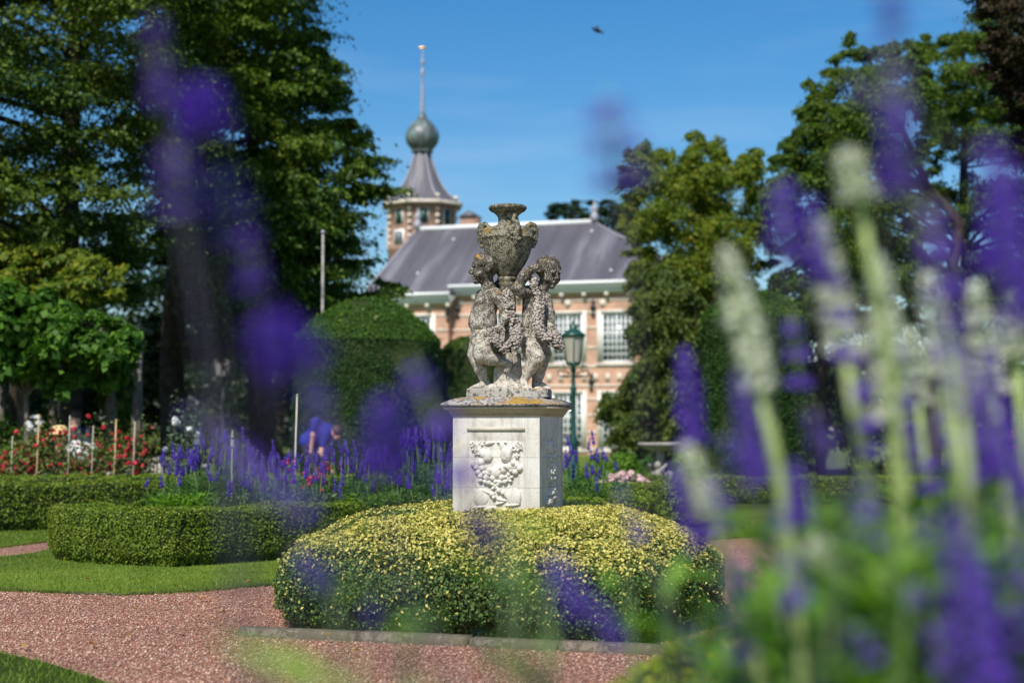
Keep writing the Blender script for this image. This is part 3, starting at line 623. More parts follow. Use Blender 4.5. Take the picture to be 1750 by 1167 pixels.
# ================================================================== PEDESTAL AND STATUE
PHI = R(-16.5); PC = np.array([-.02, 10.0])
ped = empty('pedestal', (PC[0], PC[1], 0), PHI); tag(ped, 'white limestone pedestal with carved fruit relief under the statue', 'pedestal')
DW = .2815
def relief_panel(xs, zs, bumps, seed, nx=170, nz=230):
    X, Z = np.meshgrid(np.linspace(*xs, nx), np.linspace(*zs, nz), indexing='ij'); Hh = np.zeros_like(X)
    for (bx, bz, rx, rz, hgt, ang) in bumps:
        c_, s_ = math.cos(ang), math.sin(ang); u = ((X - bx) * c_ + (Z - bz) * s_) / rx; v = (-(X - bx) * s_ + (Z - bz) * c_) / rz
        q = 1 - u * u - v * v; Hh = np.maximum(Hh, np.where(q > 0, hgt * np.sqrt(np.maximum(q, 0)), 0))
    g = np.random.default_rng(seed); Hh += (np.sin(X * 190 + 3) * np.sin(Z * 170) * .0006)
    e = np.minimum(np.minimum(X - xs[0], xs[1] - X), np.minimum(Z - zs[0], zs[1] - Z)); Hh = np.where(e < .006, 0, Hh)
    i = np.arange(nx - 1)[:, None] * nz; j = np.arange(nz - 1)[None]
    F = np.stack([i + j, i + nz + j, i + nz + j + 1, i + j + 1], -1).reshape(-1, 4)
    return X, Z, Hh, F
def flower_b(x, z, r, h=.018):
    out = [(x, z, r * .35, r * .35, h * .75, 0)]
    for k in range(5):
        a = k * 1.2566 + .3; out.append((x + math.cos(a) * r * .62, z + math.sin(a) * r * .62, r * .42, r * .36, h, a))
    return out
def pu(x, y): return ((x - 175) * .0008008 - DW, CAMH + (735 - (660 + y / 4.862)) * 10 / FPX)
def die():
    z0, z1 = .02, 1.205
    mb = MB(); px0, px1, pz0, pz1 = -DW + .085, DW - .085, .16, 1.085; rec = .011
    # front (-y) and right (+x) faces carry a sunk panel; the two others are plain
    for ang, in ((0,), (R(90),), (R(180),), (R(270),)):
        c_, s_ = math.cos(ang), math.sin(ang); rot = lambda x, y, z: (x * c_ - y * s_, x * s_ + y * c_, z)
        y = -DW; O = [(-DW, z0), (DW, z0), (DW, z1), (-DW, z1)]; I = [(px0, pz0), (px1, pz0), (px1, pz1), (px0, pz1)]
        I2 = [(px0 + .014, pz0 + .014), (px1 - .014, pz0 + .014), (px1 - .014, pz1 - .018), (px0 + .014, pz1 - .018)]
        V = [rot(x, y, z) for x, z in O] + [rot(x, y, z) for x, z in I] + [rot(x, y + rec, z) for x, z in I2]
        mb.add(V, [(i, (i + 1) % 4, 4 + (i + 1) % 4, 4 + i) for i in range(4)] + [(4 + i, 4 + (i + 1) % 4, 8 + (i + 1) % 4, 8 + i) for i in range(4)] + [(8, 9, 10, 11)])
    mb.add([(-DW, -DW, z1), (DW, -DW, z1), (DW, DW, z1), (-DW, DW, z1)], [(0, 1, 2, 3)])
    mb.build('shaft', M['die'], ped)
    mb = MB(); mb.box(-.36, .36, -.36, .36, 0, .055); mb.box(-.32, .32, -.32, .32, .055, .10); mb.build('base', M['die'], ped)
    mb = MB(); lx0, lz0 = pu(292, 372); lx1, lz1 = pu(762, 340); mb.box(lx0, lx1, -DW - .007, -DW + .012, lz0, lz1); mb.build('panel_ledge', M['cap_mould'], ped)
    # relief
    B = []
    A = lambda x, y, rx, ry, h, a=0: B.append((*pu(x, y), rx * .0008, ry * .0008, h, a))
    A(440, 560, 66, 40, .030, -.5); A(455, 590, 40, 32, .030); A(400, 530, 50, 22, .022, -.6); A(470, 470, 44, 15, .020, .2); A(430, 445, 16, 30, .022, .9); A(460, 428, 28, 12, .022, .1); A(490, 440, 14, 10, .02)
    A(605, 560, 46, 62, .030, .2); A(600, 590, 36, 30, .030); A(575, 500, 18, 50, .022, .3); A(560, 430, 22, 14, .02, .4); A(590, 440, 14, 40, .022, .5); A(545, 462, 14, 10, .02); A(640, 540, 20, 50, .022, -.3)
    for x, y, r in ((350, 505, 36), (392, 490, 30), (335, 478, 24), (372, 545, 28), (690, 505, 38), (725, 500, 28), (700, 478, 24), (695, 575, 20)): B.extend(flower_b(*pu(x, y), r * .0008, .02))
    for x, y, r in ((345, 640, 28), (365, 665, 26), (405, 625, 34), (415, 670, 30), (380, 705, 26), (400, 735, 26), (430, 710, 24), (400, 770, 20), (450, 745, 30), (470, 715, 26), (440, 780, 22), (480, 690, 24), (500, 750, 26), (530, 700, 50), (560, 670, 26), (585, 690, 28), (600, 660, 22), (640, 660, 34), (665, 630, 26), (700, 650, 24), (715, 670, 28), (680, 700, 28), (650, 690, 22), (575, 745, 26), (560, 780, 24), (600, 780, 22), (470, 790, 24), (495, 880, 26), (510, 905, 20), (550, 850, 24), (585, 870, 22)): A(x, y, r, r, .030)
    B.extend(flower_b(*pu(520, 808), 46 * .0008, .026)); B.extend(flower_b(*pu(628, 750), 42 * .0008, .026)); B.extend(flower_b(*pu(690, 650), 30 * .0008, .024))
    A(670, 900, 62, 72, .020, .2); A(600, 880, 14, 44, .022, .5); A(570, 925, 44, 12, .020, -.2); A(655, 965, 60, 14, .022, .1); A(715, 910, 12, 60, .024); A(560, 950, 40, 12, .02, .3)
    A(400, 905, 66, 66, .014, 0); A(360, 900, 12, 70, .018, .2); A(390, 985, 60, 12, .018, .1); A(445, 860, 40, 12, .016, -.4); A(470, 1000, 60, 22, .016, .2); A(600, 1010, 70, 16, .016, -.1)
    X, Z, Hh, F = relief_panel((px0 + .02, px1 - .02), (.45, pz1 - .03), B, 1)
    V = np.stack([X, -DW + rec - .001 - Hh * .8, Z], -1).reshape(-1, 3); mb = MB(); mb.add(V, F); mb.build('carved_relief', M['die'], ped, smooth=True)
    g = np.random.default_rng(5); B = []
    for k in range(26): B.append((g.normal(0, .05), g.uniform(.50, 1.04), g.uniform(.015, .04), g.uniform(.012, .035), g.uniform(.018, .036), g.uniform(0, 3)))
    for z in (.60, .72, .84, .98): B.extend(flower_b(g.normal(0, .02), z, .045, .032))
    for k in range(12): z = .5 + k * .045; B.append((.05 * math.sin(k * 1.1), z, .035, .012, .028, k * .7)); B.append((-.07 * math.sin(k * .9 + 1), z, .03, .012, .026, -k * .6))
    X, Z, Hh, F = relief_panel((px0 + .02, px1 - .02), (.45, pz1 - .03), B, 2)
    V = np.stack([DW - rec + .001 + Hh * 1.25, X, Z], -1).reshape(-1, 3); mb = MB(); mb.add(V, F); mb.build('carved_relief', M['die'], ped, smooth=True)
die()
def capstone():
    def sq(prof, name, mat, smooth=False):
        V = []; F = []
        for w, z in prof: V += [(-w, -w, z), (w, -w, z), (w, w, z), (-w, w, z)]
        for i in range(len(prof) - 1):
            for j in range(4): F.append((i * 4 + j, i * 4 + (j + 1) % 4, i * 4 + 4 + (j + 1) % 4, i * 4 + 4 + j))
        F += [(3, 2, 1, 0), tuple(len(V) - 4 + k for k in range(4))]
        mb = MB(); mb.add(V, F); return mb.build(name, mat, ped)
    w = DW
    sq([(w - .005, 1.205), (w + .003, 1.205), (w + .009, 1.211), (w + .009, 1.221), (w + .016, 1.222), (w + .018, 1.232), (w + .024, 1.241), (w + .033, 1.246), (w + .033, 1.250), (w + .047, 1.251), (w + .049, 1.264), (w - .02, 1.264)], 'moulding', M['cap_mould'])
    sq([(w + .044, 1.264), (w + .058, 1.268), (w + .062, 1.277), (w + .060, 1.286), (w + .048, 1.294), (w + .010, 1.312), (w - .035, 1.326), (w - .05, 1.328)], 'cap', M['cap'])
capstone()

ST = empty('statue', (PC[0], PC[1], 1.328)); tag(ST, 'weathered stone sculpture of two children with flower garlands carrying an urn', 'statue')
U = .001186
def s_(cx, cy, y=0.0): return np.array([(cx - 341) * U, y, (1112 - cy) * U])
def plinth():
    mb = MB(); c, s = math.cos(PHI * .35), math.sin(PHI * .35)
    pts = densify([(-.255, -.17), (.262, -.17), (.262, .17), (-.255, .17), (-.255, -.17)], .03)[:-1]
    g = np.random.default_rng(3); q = [(x * c - y * s + g.normal(0, .0015), x * s + y * c + g.normal(0, .0015)) for x, y in pts]; n = len(q); V = []; F = []
    for sc_, z in ((1.0, 0), (1.0, .042), (.992, .050), (.97, .055), (.5, .058), (.02, .058)): V += [(x * sc_, y * sc_, z) for x, y in q]
    for i in range(5):
        for j in range(n): F.append((i * n + j, i * n + (j + 1) % n, i * n + n + (j + 1) % n, i * n + n + j))
    mb.add(V, F); mb.build('plinth', M['plinth'], ST)
    S = Sculpt((-.27, -.19, .02), (.28, .19, .56), .005)
    S.chain([s_(325, 1075, .03), s_(325, 960, .03), s_(330, 860, .03), s_(335, 700, .03)], [.070, .066, .060, .050], .02)
    for x, y, r in ((300, 1060, .04), (260, 1060, .035), (345, 1058, .045), (395, 1062, .035), (230, 1070, .03), (310, 1075, .04), (500, 1072, .03)): S.ell(s_(x, y, -.06), (r * 1.2, r, r * .75), .02)
    for k in range(9): S.cap(s_(275 + k * 15, 880, -.045 + .012 * abs(k - 4)), s_(268 + k * 17, 1030, -.06 + .010 * abs(k - 4)), .012, .014, .012)
    V, Q = S.mesh(); mb = MB(); mb.add(V, Q); mb.build('tree_stump', M['statue'], ST, smooth=True)
plinth()
def child_left():
    S = Sculpt((-.33, -.19, .03), (.05, .16, .96), .004)
    sculpt_head(S, s_(210, 414, -.01), (-1, -.20, -.06), .089, seed=2)
    S.cap(s_(222, 480, 0), s_(236, 540, 0), .042, .046, .02)
    S.ell(s_(232, 585, 0), (.078, .066, .078), .03); S.ell(s_(205, 640, -.005), (.080, .068, .08), .03); S.ell(s_(200, 705, -.005), (.094, .072, .088), .03); S.ell(s_(207, 790, 0), (.084, .072, .07), .03)
    S.ell(s_(245, 800, .02), (.06, .06, .06), .03)
    # chest and belly creases
    S.cap(s_(165, 615, -.062), s_(235, 610, -.072), .004, .004, .006, True); S.cap(s_(150, 745, -.055), s_(235, 755, -.075), .005, .004, .006, True); S.ell(s_(160, 700, -.068), .006, .004, True)
    S.ell(s_(182, 590, -.052), (.028, .02, .024), .02)
    # near arm holding the garland
    S.chain([s_(268, 558, -.045), s_(318, 635, -.085), s_(318, 690, -.115), s_(296, 738, -.12)], [.043, .034, .029, .021], .016)
    for k in range(4): S.chain([s_(298 - k * 8, 738, -.125 + k * .004), s_(288 - k * 9, 760, -.14), s_(290 - k * 8, 776, -.13)], [.010, .009, .007], .004)
    S.cap(s_(306, 740, -.13), s_(318, 760, -.14), .010, .008, .004)
    # far arm
    S.chain([s_(190, 560, .05), s_(260, 520, .09), s_(310, 470, .08)], [.04, .033, .026], .016)
    # standing leg
    S.chain([s_(175, 830, .02), s_(163, 880, .01), s_(172, 915, .0), s_(188, 960, .005), s_(213, 1026, .01)], [.060, .052, .043, .039, .028], .016)
    S.chain([s_(226, 1046, .01), s_(190, 1050, -.01), s_(155, 1058, -.025)], [.025, .022, .016], .012)
    for k in range(5): S.cap(s_(158 + k * 2, 1058, -.044 + k * .011), s_(138 + k * 3, 1062, -.050 + k * .011), .009, .008 if k else .010, .003)
    # raised leg
    S.chain([s_(218, 815, -.035), s_(203, 860, -.075), s_(197, 888, -.095), s_(240, 905, -.09), s_(302, 918, -.08)], [.070, .066, .052, .042, .027], .016)
    S.chain([s_(310, 918, -.08), s_(338, 935, -.085), s_(338, 962, -.09)], [.024, .022, .014], .01)
    for k in range(5): S.cap(s_(345 - k * 5, 958, -.085 - .002 * k), s_(340 - k * 5, 975, -.088), .007, .006, .003)
    # loin cloth
    g = np.random.default_rng(4)
    for k in range(22):
        t = k / 21; x = 138 + 125 * t; S.cap(s_(x, 800 - 35 * math.sin(t * 2.6) - 6, -.02 - .065 * math.sin(t * 2.9)), s_(x + g.uniform(-14, 14), 815 - 30 * math.sin(t * 2.2) + g.uniform(0, 26), -.025 - .07 * math.sin(t * 2.9)), .013, .010, .006)
    V, Q = S.mesh(); mb = MB(); mb.add(V, Q); mb.build('child_figure', M['statue'], ST, smooth=True)
child_left()
def child_right():
    S = Sculpt((.0, -.20, .03), (.36, .16, .93), .004)
    sculpt_head(S, s_(556, 434, -.02), (.62, -.74, -.30), .088, seed=5)
    S.cap(s_(535, 500, -.01), s_(500, 545, 0), .040, .046, .02)
    S.ell(s_(488, 590, 0), (.088, .066, .075), .03); S.ell(s_(484, 650, 0), (.086, .066, .08), .03); S.ell(s_(484, 720, -.005), (.088, .072, .088), .03); S.ell(s_(480, 800, 0), (.080, .070, .07), .03)
    S.ell(s_(445, 740, -.055), (.02, .008, .006), .004, True)
    # raised arm round to the urn
    S.chain([s_(455, 545, -.03), s_(405, 545, -.085), s_(385, 530, -.10)], [.044, .036, .034], .016); S.chain([s_(385, 530, -.10), s_(428, 458, -.11), s_(462, 428, -.10), s_(492, 420, -.09)], [.033, .032, .026, .024], .014)
    for k in range(4): S.chain([s_(488, 412 + k * 8, -.095), s_(508, 408 + k * 9, -.098), s_(520, 414 + k * 9, -.092)], [.010, .009, .007], .003)
    S.cap(s_(470, 418, -.11), s_(482, 402, -.11), .010, .008, .004)
    # other arm down behind the garland
    S.chain([s_(540, 575, .0), s_(560, 660, -.02), s_(565, 740, -.06), s_(570, 775, -.08)], [.040, .034, .028, .02], .016)
    # forward leg
    S.chain([s_(458, 815, -.02), s_(468, 865, -.06), s_(492, 908, -.10), s_(462, 950, -.08), s_(422, 1020, -.06)], [.068, .064, .048, .040, .026], .018)
    S.ell(s_(505, 895, -.115), (.022, .018, .024), .02)
    S.chain([s_(418, 1035, -.05), s_(424, 1050, -.09), s_(436, 1060, -.125)], [.026, .025, .018], .012)
    for k in range(5): S.cap(s_(415 + k * 9, 1058, -.135), s_(419 + k * 10, 1064, -.152), .009, .009 if k == 4 else .007, .003)
    # back leg
    S.chain([s_(512, 830, .03), s_(526, 880, .03), s_(512, 935, .02), s_(500, 980, .03), s_(490, 1040, .03)], [.058, .052, .043, .040, .030], .018)
    S.chain([s_(490, 1050, .03), s_(520, 1052, .0), s_(545, 1060, -.02)], [.028, .025, .018], .012)
    for k in range(5): S.cap(s_(540 + k * 2, 1060, -.035 + k * .010), s_(562 - k * 2, 1064, -.045 + k * .010), .009, .008, .003)
    V, Q = S.mesh(); mb = MB(); mb.add(V, Q); mb.build('child_figure', M['statue'], ST, smooth=True)
child_right()
def garland(path, rad, n, seed):
    g = np.random.default_rng(seed); p = densify([s_(*q) for q in path], .004); k = len(p); mb = MB()
    rr = np.interp(np.linspace(0, 1, k), np.linspace(0, 1, len(rad)), rad)
    mb.tube(p[::3], rr[::3] * .66, 10, 1)
    for i in range(n):
        j = int(g.integers(0, k)); a = g.uniform(-math.pi, math.pi)
        dirv = unit(np.array([math.cos(a), -abs(math.sin(a)) - .25, g.normal(0, .35)])); c = p[j] + dirv * rr[j] * g.uniform(.75, .98); f, s2, u2 = frame(dirv, (0.1, 0, 1))
        rf = g.uniform(.016, .026); rot = np.array([s2, u2, f]).T; typ = g.random()
        if typ < .72:
            for q in range(5):
                b = q * 1.2566 + g.uniform(0, .3); mb.sph(c + (s2 * math.cos(b) + u2 * math.sin(b)) * rf * .66 + f * rf * .1, (rf * .46, rf * .40, rf * .30), 8, 5, 0, rot)
            if q == 0: mb.sph(c - f * rf * .1, rf * .2, 6, 4)
        else: mb.sph(c, (rf * .7, rf * .35, rf * .3), 8, 6, 0, rot)
    return mb.build('flower_garland', [M['garland'], M['garland_dark']], ST, smooth=True)
garland([(330, 545, -.07), (338, 600, -.085), (350, 660, -.11), (378, 720, -.13), (385, 790, -.14), (350, 850, -.15), (305, 860, -.15), (268, 815, -.15), (255, 765, -.135), (285, 745, -.13)], [.022, .030, .034, .036, .040, .044, .044, .038, .030, .022], 150, 1)
garland([(475, 478, -.085), (482, 530, -.10), (512, 590, -.10), (500, 660, -.105), (492, 715, -.12), (520, 775, -.12), (560, 805, -.12), (590, 830, -.11), (605, 845, -.10)], [.020, .024, .028, .030, .038, .038, .042, .048, .034], 150, 2)
garland([(565, 735, -.06), (590, 775, -.07), (605, 815, -.06)], [.02, .032, .04], 40, 3)
def urn():
    o = (s_(334, 0)[0], .03, 0)
    prof = [(20, 462), (48, 458), (54, 448), (62, 435), (76, 415), (92, 390), (108, 358), (122, 318), (132, 280), (137, 252), (139.5, 249), (139.5, 244), (137, 242), (141, 215), (140, 206), (134, 199), (118, 192), (84, 184), (60, 176), (52, 165), (50, 148), (54, 132), (64, 118), (80, 106), (96, 98), (98, 93), (102, 90), (104, 84), (103, 76), (99, 71), (92, 69), (84, 72), (74, 84), (40, 110), (2, 118)]
    mb = MB(); mb.lathe([(r * U * (1.04 if y > 190 else 1), (1112 - y) * U) for r, y in prof], o, 48, cap=False); mb.build('urn', M['urn'], ST, smooth=True)
    prof = [(50, 720), (46, 640), (44, 560), (43, 510), (50, 503), (52, 494), (48, 488), (46, 484), (56, 477), (58, 468), (54, 461), (40, 456)]
    mb = MB(); mb.lathe([(r * U, (1112 - y) * U) for r, y in prof], o, 32); mb.build('column', M['urn'], ST, smooth=True)
    ox, oy = o[0], o[1]; zc = lambda y: (1112 - y) * U
    g = np.random.default_rng(6)
    for k, ang in enumerate((R(180), R(0), R(-72), R(95))):
        mb = MB(); c, s = math.cos(ang), math.sin(ang)
        def q(r, y, t=0): return (ox + r * U * c - t * U * s, oy + r * U * s + t * U * c, zc(y))
        path = densify([q(100, 200, -18), q(106, 184, -14), q(124, 172, -4), q(142, 180, 4), q(150, 200, 6), q(150, 226, 2), q(146, 264, 0), q(138, 300, 0)], .006)
        mb.tube(path, np.interp(np.linspace(0, 1, len(path)), [0, .3, .5, .8, 1], [.014, .021, .022, .021, .011]), 10)
        mb.tube(densify([q(100, 200, 20), q(106, 184 - (34 if k == 2 else 0), 16), q(118, 170 - (36 if k == 2 else 0), 2), q(130, 176, -12)], .006), .013, 8)
        for m_ in range(14): mb.sph(np.array(q(142 + g.normal(0, 4), g.uniform(190, 275), g.normal(0, 14))), g.uniform(.010, .017), 8, 6)
        mb.sph(np.array(q(146, 232, 0)), (.022, .022, .030), 12, 8)
        mb.build('handle', M['urn'], ST, smooth=True)
urn()

# ================================================================== TREES
def tree(name, poly, d, thick, leaf, nclump, cr, lpc, mat, label, cat='tree', trunk=None, limbs=24, flat=.45, droop=0.0, bark='bark', group=None, seed=0, gaps=None, asp=.62, up=.6, minr=.45, taper=90.0, core=0.0, wide=1.0):
    """poly: crown outline in photo pixels, set at depth d metres; cr: clump radius in photo pixels"""
    g = np.random.default_rng(100 + seed); poly = np.array(poly, float); x0, y0 = poly.min(0); x1, y1 = poly.max(0)
    xs, ys = [], []
    while len(xs) < nclump:
        x = g.uniform(x0, x1, 400); y = g.uniform(y0, y1, 400); k = in_poly(x, y, poly)
        if gaps is not None:
            for (gx, gy, gr) in gaps: k &= (x - gx) ** 2 + (y - gy) ** 2 > gr * gr
        xs += list(x[k]); ys += list(y[k])
    xs = np.array(xs[:nclump]); ys = np.array(ys[:nclump]); e = edge_dist(xs, ys, poly); f = np.clip(e / taper, 0.12, 1)
    m = mpp(d); dep = d + g.uniform(-1, 1, nclump) * thick * np.sqrt(f)
    C = np.array([P(a, b, c) for a, b, c in zip(xs, ys, dep)])
    rad = cr * m * (minr + (1 - minr) * f) * g.uniform(.75, 1.25, nclump)
    base = P(trunk[0][0], trunk[0][1], d) if trunk else np.array([C[:, 0].mean(), d, 0]); base[2] = 0
    top = empty(name, tuple(base)); tag(top, label, cat, group)
    n = nclump * lpc; ci = np.repeat(np.arange(nclump), lpc)
    v = unit(g.normal(size=(n, 3))); v[:, 2] = np.where(g.random(n) < .55, np.abs(v[:, 2]), v[:, 2]); rr = ((core + (1 - core) * g.random(n) ** .5) * (.85 + .38 * np.abs(g.normal(size=n))))[:, None]
    asx = g.uniform(.8, 1.35, (nclump, 1)) * wide; S3 = np.stack([rad * asx[:, 0], rad, rad * flat], 1)
    Pt = C[ci] + v * S3[ci] * rr
    Pt[:, 2] -= droop * (np.linalg.norm((v * rr)[:, :2], axis=1) ** 2) * rad[ci]
    Pt += vnoise(Pt, 3.0 / max(.3, cr * m), seed)[:, None] * np.array([.3, .3, .22]) * cr * m
    N = v * .8 + np.array([0, -.05, up]); td = v * np.array([1, 1, .3]) + np.array([0, 0, -.35 - droop])
    Vl, Fl = leaf_quads(Pt - base, N, leaf, leaf * asp, .55, tdir=td, tj=.5, g=g)
    mb = MB(); mb.add(Vl, Fl); mb.build('crown', mat, top)
    if trunk:
        mb = MB(); tp = np.array([P(a, b, d) for a, b, r in trunk]); tp[0][2] = -.1; tr = np.array([r for a, b, r in trunk]) * m
        dd = densify(tp, .5); r2 = np.interp(np.linspace(0, 1, len(dd)), np.linspace(0, 1, len(tp)), tr)
        dd = dd + np.stack([vnoise(dd, .8, 5), vnoise(dd, .8, 6), 0 * dd[:, 0]], 1) * (r2[:, None] * .35)
        mb.tube(dd - base, r2, 12)
        pick = g.choice(nclump, min(limbs, nclump), replace=False)
        for j in pick:
            t = C[j]; cand = dd[len(dd) // 3:]; cost = np.linalg.norm(cand - t, axis=1) + 1.2 * np.maximum(0, cand[:, 2] - t[2] + .4); i = cost.argmin() + len(dd) // 3; a = dd[i]
            mid = (a + t) / 2 + np.array([0, 0, .14 * np.linalg.norm(t - a)]) + g.normal(0, .12, 3) * np.linalg.norm(t - a)
            tt = np.linspace(0, 1, 9)[:, None]; cv = (1 - tt) ** 2 * a + 2 * tt * (1 - tt) * mid + tt ** 2 * t
            mb.tube(cv - base, np.linspace(min(r2[i] * .45, .09), .010, 9), 6)
        mb.build('trunk', M[bark], top, smooth=True)
    return top
# the big limes on the far side of the lawn
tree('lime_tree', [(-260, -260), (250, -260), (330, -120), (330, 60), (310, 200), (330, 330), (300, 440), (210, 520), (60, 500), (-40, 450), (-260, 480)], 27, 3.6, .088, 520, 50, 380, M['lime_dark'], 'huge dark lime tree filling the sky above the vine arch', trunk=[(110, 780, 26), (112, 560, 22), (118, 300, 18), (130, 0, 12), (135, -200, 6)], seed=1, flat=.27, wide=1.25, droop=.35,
     gaps=[(195, 215, 20), (112, 178, 12), (108, 370, 10), (250, 70, 12)])
tree('lime_tree', [(230, -260), (640, -240), (585, -20), (535, 50), (572, 110), (578, 165), (605, 205), (615, 235), (655, 258), (640, 300), (662, 330), (628, 350), (622, 400), (612, 440), (672, 486), (660, 505), (600, 530), (520, 560), (420, 560), (320, 480), (270, 300), (250, 80)], 33, 3.6, .098, 560, 46, 380, M['lime'], 'tall lime tree with layered boughs reaching out beside the tower', trunk=[(290, 790, 24), (288, 640, 21), (300, 480, 18), (330, 250, 13), (350, 0, 8)], seed=2, flat=.27, wide=1.2, droop=.35,
     gaps=[(425, 232, 26), (405, 215, 18), (280, 60, 14), (480, 40, 12), (610, 372, 16)])
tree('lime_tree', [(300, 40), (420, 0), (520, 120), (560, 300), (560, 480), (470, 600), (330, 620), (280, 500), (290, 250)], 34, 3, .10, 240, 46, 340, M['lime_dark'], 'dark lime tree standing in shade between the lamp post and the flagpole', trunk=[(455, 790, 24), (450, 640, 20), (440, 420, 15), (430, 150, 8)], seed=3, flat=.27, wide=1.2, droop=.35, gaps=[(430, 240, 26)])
tree('maple_tree', [(-120, 430), (20, 415), (110, 425), (180, 440), (205, 470), (195, 520), (120, 540), (-120, 560)], 24, 1.4, .10, 130, 32, 190, M['gold_tree'], 'yellow green maple crown just above the vine arch', trunk=[(20, 800, 9), (25, 600, 8), (40, 450, 5)], limbs=10, seed=4, flat=.4, droop=.2)
# deep shade shrubs and trees under the limes
shade = [([(-160, 520), (60, 500), (150, 540), (160, 700), (150, 790), (-160, 790)], 34, 'dark evergreen thicket in the shade behind the vine arch'),
         ([(130, 560), (260, 540), (300, 620), (300, 790), (120, 790)], 36, 'dark yew thicket between the vine arch and the thick trunk'),
         ([(290, 560), (400, 540), (440, 640), (440, 800), (290, 800)], 44, 'shaded laurel behind the dark lamp post'),
         ([(410, 560), (520, 560), (540, 700), (530, 800), (400, 800)], 42, 'shaded laurel close behind the domed yew'),
         ([(-200, 380), (100, 360), (330, 420), (480, 480), (640, 520), (660, 620), (640, 700), (-200, 700)], 52, 'wide dark wood edge closing the view beneath the limes')]
for i, (pl, d, lab) in enumerate(shade):
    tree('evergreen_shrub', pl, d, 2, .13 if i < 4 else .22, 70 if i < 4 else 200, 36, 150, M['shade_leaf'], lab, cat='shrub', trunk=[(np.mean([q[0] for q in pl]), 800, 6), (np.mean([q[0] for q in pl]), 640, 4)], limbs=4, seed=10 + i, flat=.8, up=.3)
# right of the house
tree('willow_tree', [(1062, 330), (1075, 255), (1100, 232), (1130, 262), (1165, 262), (1182, 225), (1215, 245), (1245, 262), (1290, 255), (1322, 272), (1305, 330), (1325, 420), (1330, 520), (1290, 600), (1180, 640), (1090, 560), (1078, 450)], 44, 3.2, .105, 400, 25, 310, M['gold_tree'], 'sunlit tree of yellowing leaves rising beside the house roof', trunk=[(1215, 800, 14), (1210, 600, 11), (1200, 420, 8), (1190, 280, 4)], seed=20, flat=.8, droop=.3, up=.4, minr=.35,
     gaps=[(1135, 430, 20), (1152, 470, 18), (1225, 470, 16), (1262, 400, 15), (1180, 350, 12), (1300, 480, 22), (1100, 350, 12), (1240, 330, 10)])
tree('weeping_tree', [(1095, 440), (1150, 470), (1200, 520), (1215, 640), (1210, 770), (1120, 790), (1070, 780), (1030, 750), (1045, 715), (1025, 690), (1065, 665), (1092, 610), (1076, 560), (1098, 520)], 38, 2.0, .11, 260, 26, 230, M['olive_leaf'], 'dull green weeping tree hanging over the lower house windows', trunk=[(1130, 810, 9), (1130, 650, 7), (1125, 520, 4)], seed=21, flat=1.0, droop=.9, up=.3, minr=.35)
tree('robinia_tree', [(1330, 260), (1370, 200), (1380, 140), (1430, 100), (1452, 60), (1480, 90), (1520, 80), (1560, 72), (1590, 90), (1600, 200), (1580, 330), (1590, 450), (1560, 560), (1450, 560), (1400, 480), (1340, 430), (1300, 350)], 34, 3.0, .08, 520, 25, 290, M['robinia_leaf'], 'tall open crowned tree with crooked dark branches against the sky', trunk=[(1600, 800, 15), (1610, 560, 12), (1640, 380, 11), (1585, 320, 9), (1520, 180, 5), (1480, 90, 3)], limbs=50, seed=22, flat=.55, droop=.25, minr=.4,
     gaps=[(1545, 215, 32), (1450, 160, 22), (1560, 310, 30), (1440, 390, 24), (1490, 300, 22), (1530, 390, 22)])
tree('ash_tree', [(1560, 60), (1610, 70), (1640, 20), (1700, 0), (1850, 20), (1850, 560), (1700, 540), (1600, 500), (1570, 380), (1600, 250)], 38, 3.0, .085, 440, 27, 300, M['robinia_leaf'], 'airy tree with a straight dark trunk showing sky between its leaves', trunk=[(1652, 800, 12), (1655, 540, 10), (1648, 360, 9), (1650, 180, 6), (1645, 60, 3)], limbs=50, seed=23, flat=.6, minr=.4,
     gaps=[(1625, 300, 30), (1690, 300, 24), (1630, 420, 26), (1690, 420, 20), (1720, 220, 18)])
tree('copper_beech', [(1640, -60), (1850, -80), (1850, 330), (1760, 300), (1720, 220), (1690, 120), (1660, 40)], 28, 2.0, .09, 180, 36, 240, M['copper_leaf'], 'dark red brown beech bough overhanging the upper right sky', trunk=[(1860, 830, 22), (1850, 400, 18), (1800, 100, 12), (1780, -60, 8)], limbs=14, seed=24, flat=.5)
tree('beech_twig', [(1605, 5), (1640, -5), (1645, 12), (1610, 20)], 28, .2, .07, 5, 12, 30, M['robinia_leaf'], 'small leafy twig reaching into the sky at the picture top', cat='twig', seed=25) if False else None
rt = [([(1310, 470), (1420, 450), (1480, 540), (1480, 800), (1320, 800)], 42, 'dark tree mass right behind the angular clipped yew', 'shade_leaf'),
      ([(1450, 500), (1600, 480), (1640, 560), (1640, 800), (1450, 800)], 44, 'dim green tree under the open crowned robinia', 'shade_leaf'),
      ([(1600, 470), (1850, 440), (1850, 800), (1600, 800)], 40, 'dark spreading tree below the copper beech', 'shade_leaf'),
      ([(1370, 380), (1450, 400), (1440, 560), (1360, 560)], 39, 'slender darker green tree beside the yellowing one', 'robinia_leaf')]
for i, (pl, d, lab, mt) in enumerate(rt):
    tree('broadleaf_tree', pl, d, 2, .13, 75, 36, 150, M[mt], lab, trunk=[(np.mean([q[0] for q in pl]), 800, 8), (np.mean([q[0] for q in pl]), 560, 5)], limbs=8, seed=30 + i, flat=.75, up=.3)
tree('pine_tree', [(936, 350), (950, 352), (965, 338), (985, 340), (1000, 352), (1012, 345), (1015, 400), (940, 400)], 100, 1.2, .22, 45, 12, 90, M['pine_leaf'], 'small dark pine top peeping over the house ridge', trunk=[(975, 800, 6), (975, 600, 5), (975, 360, 2)], limbs=6, seed=40, flat=.5, taper=20)
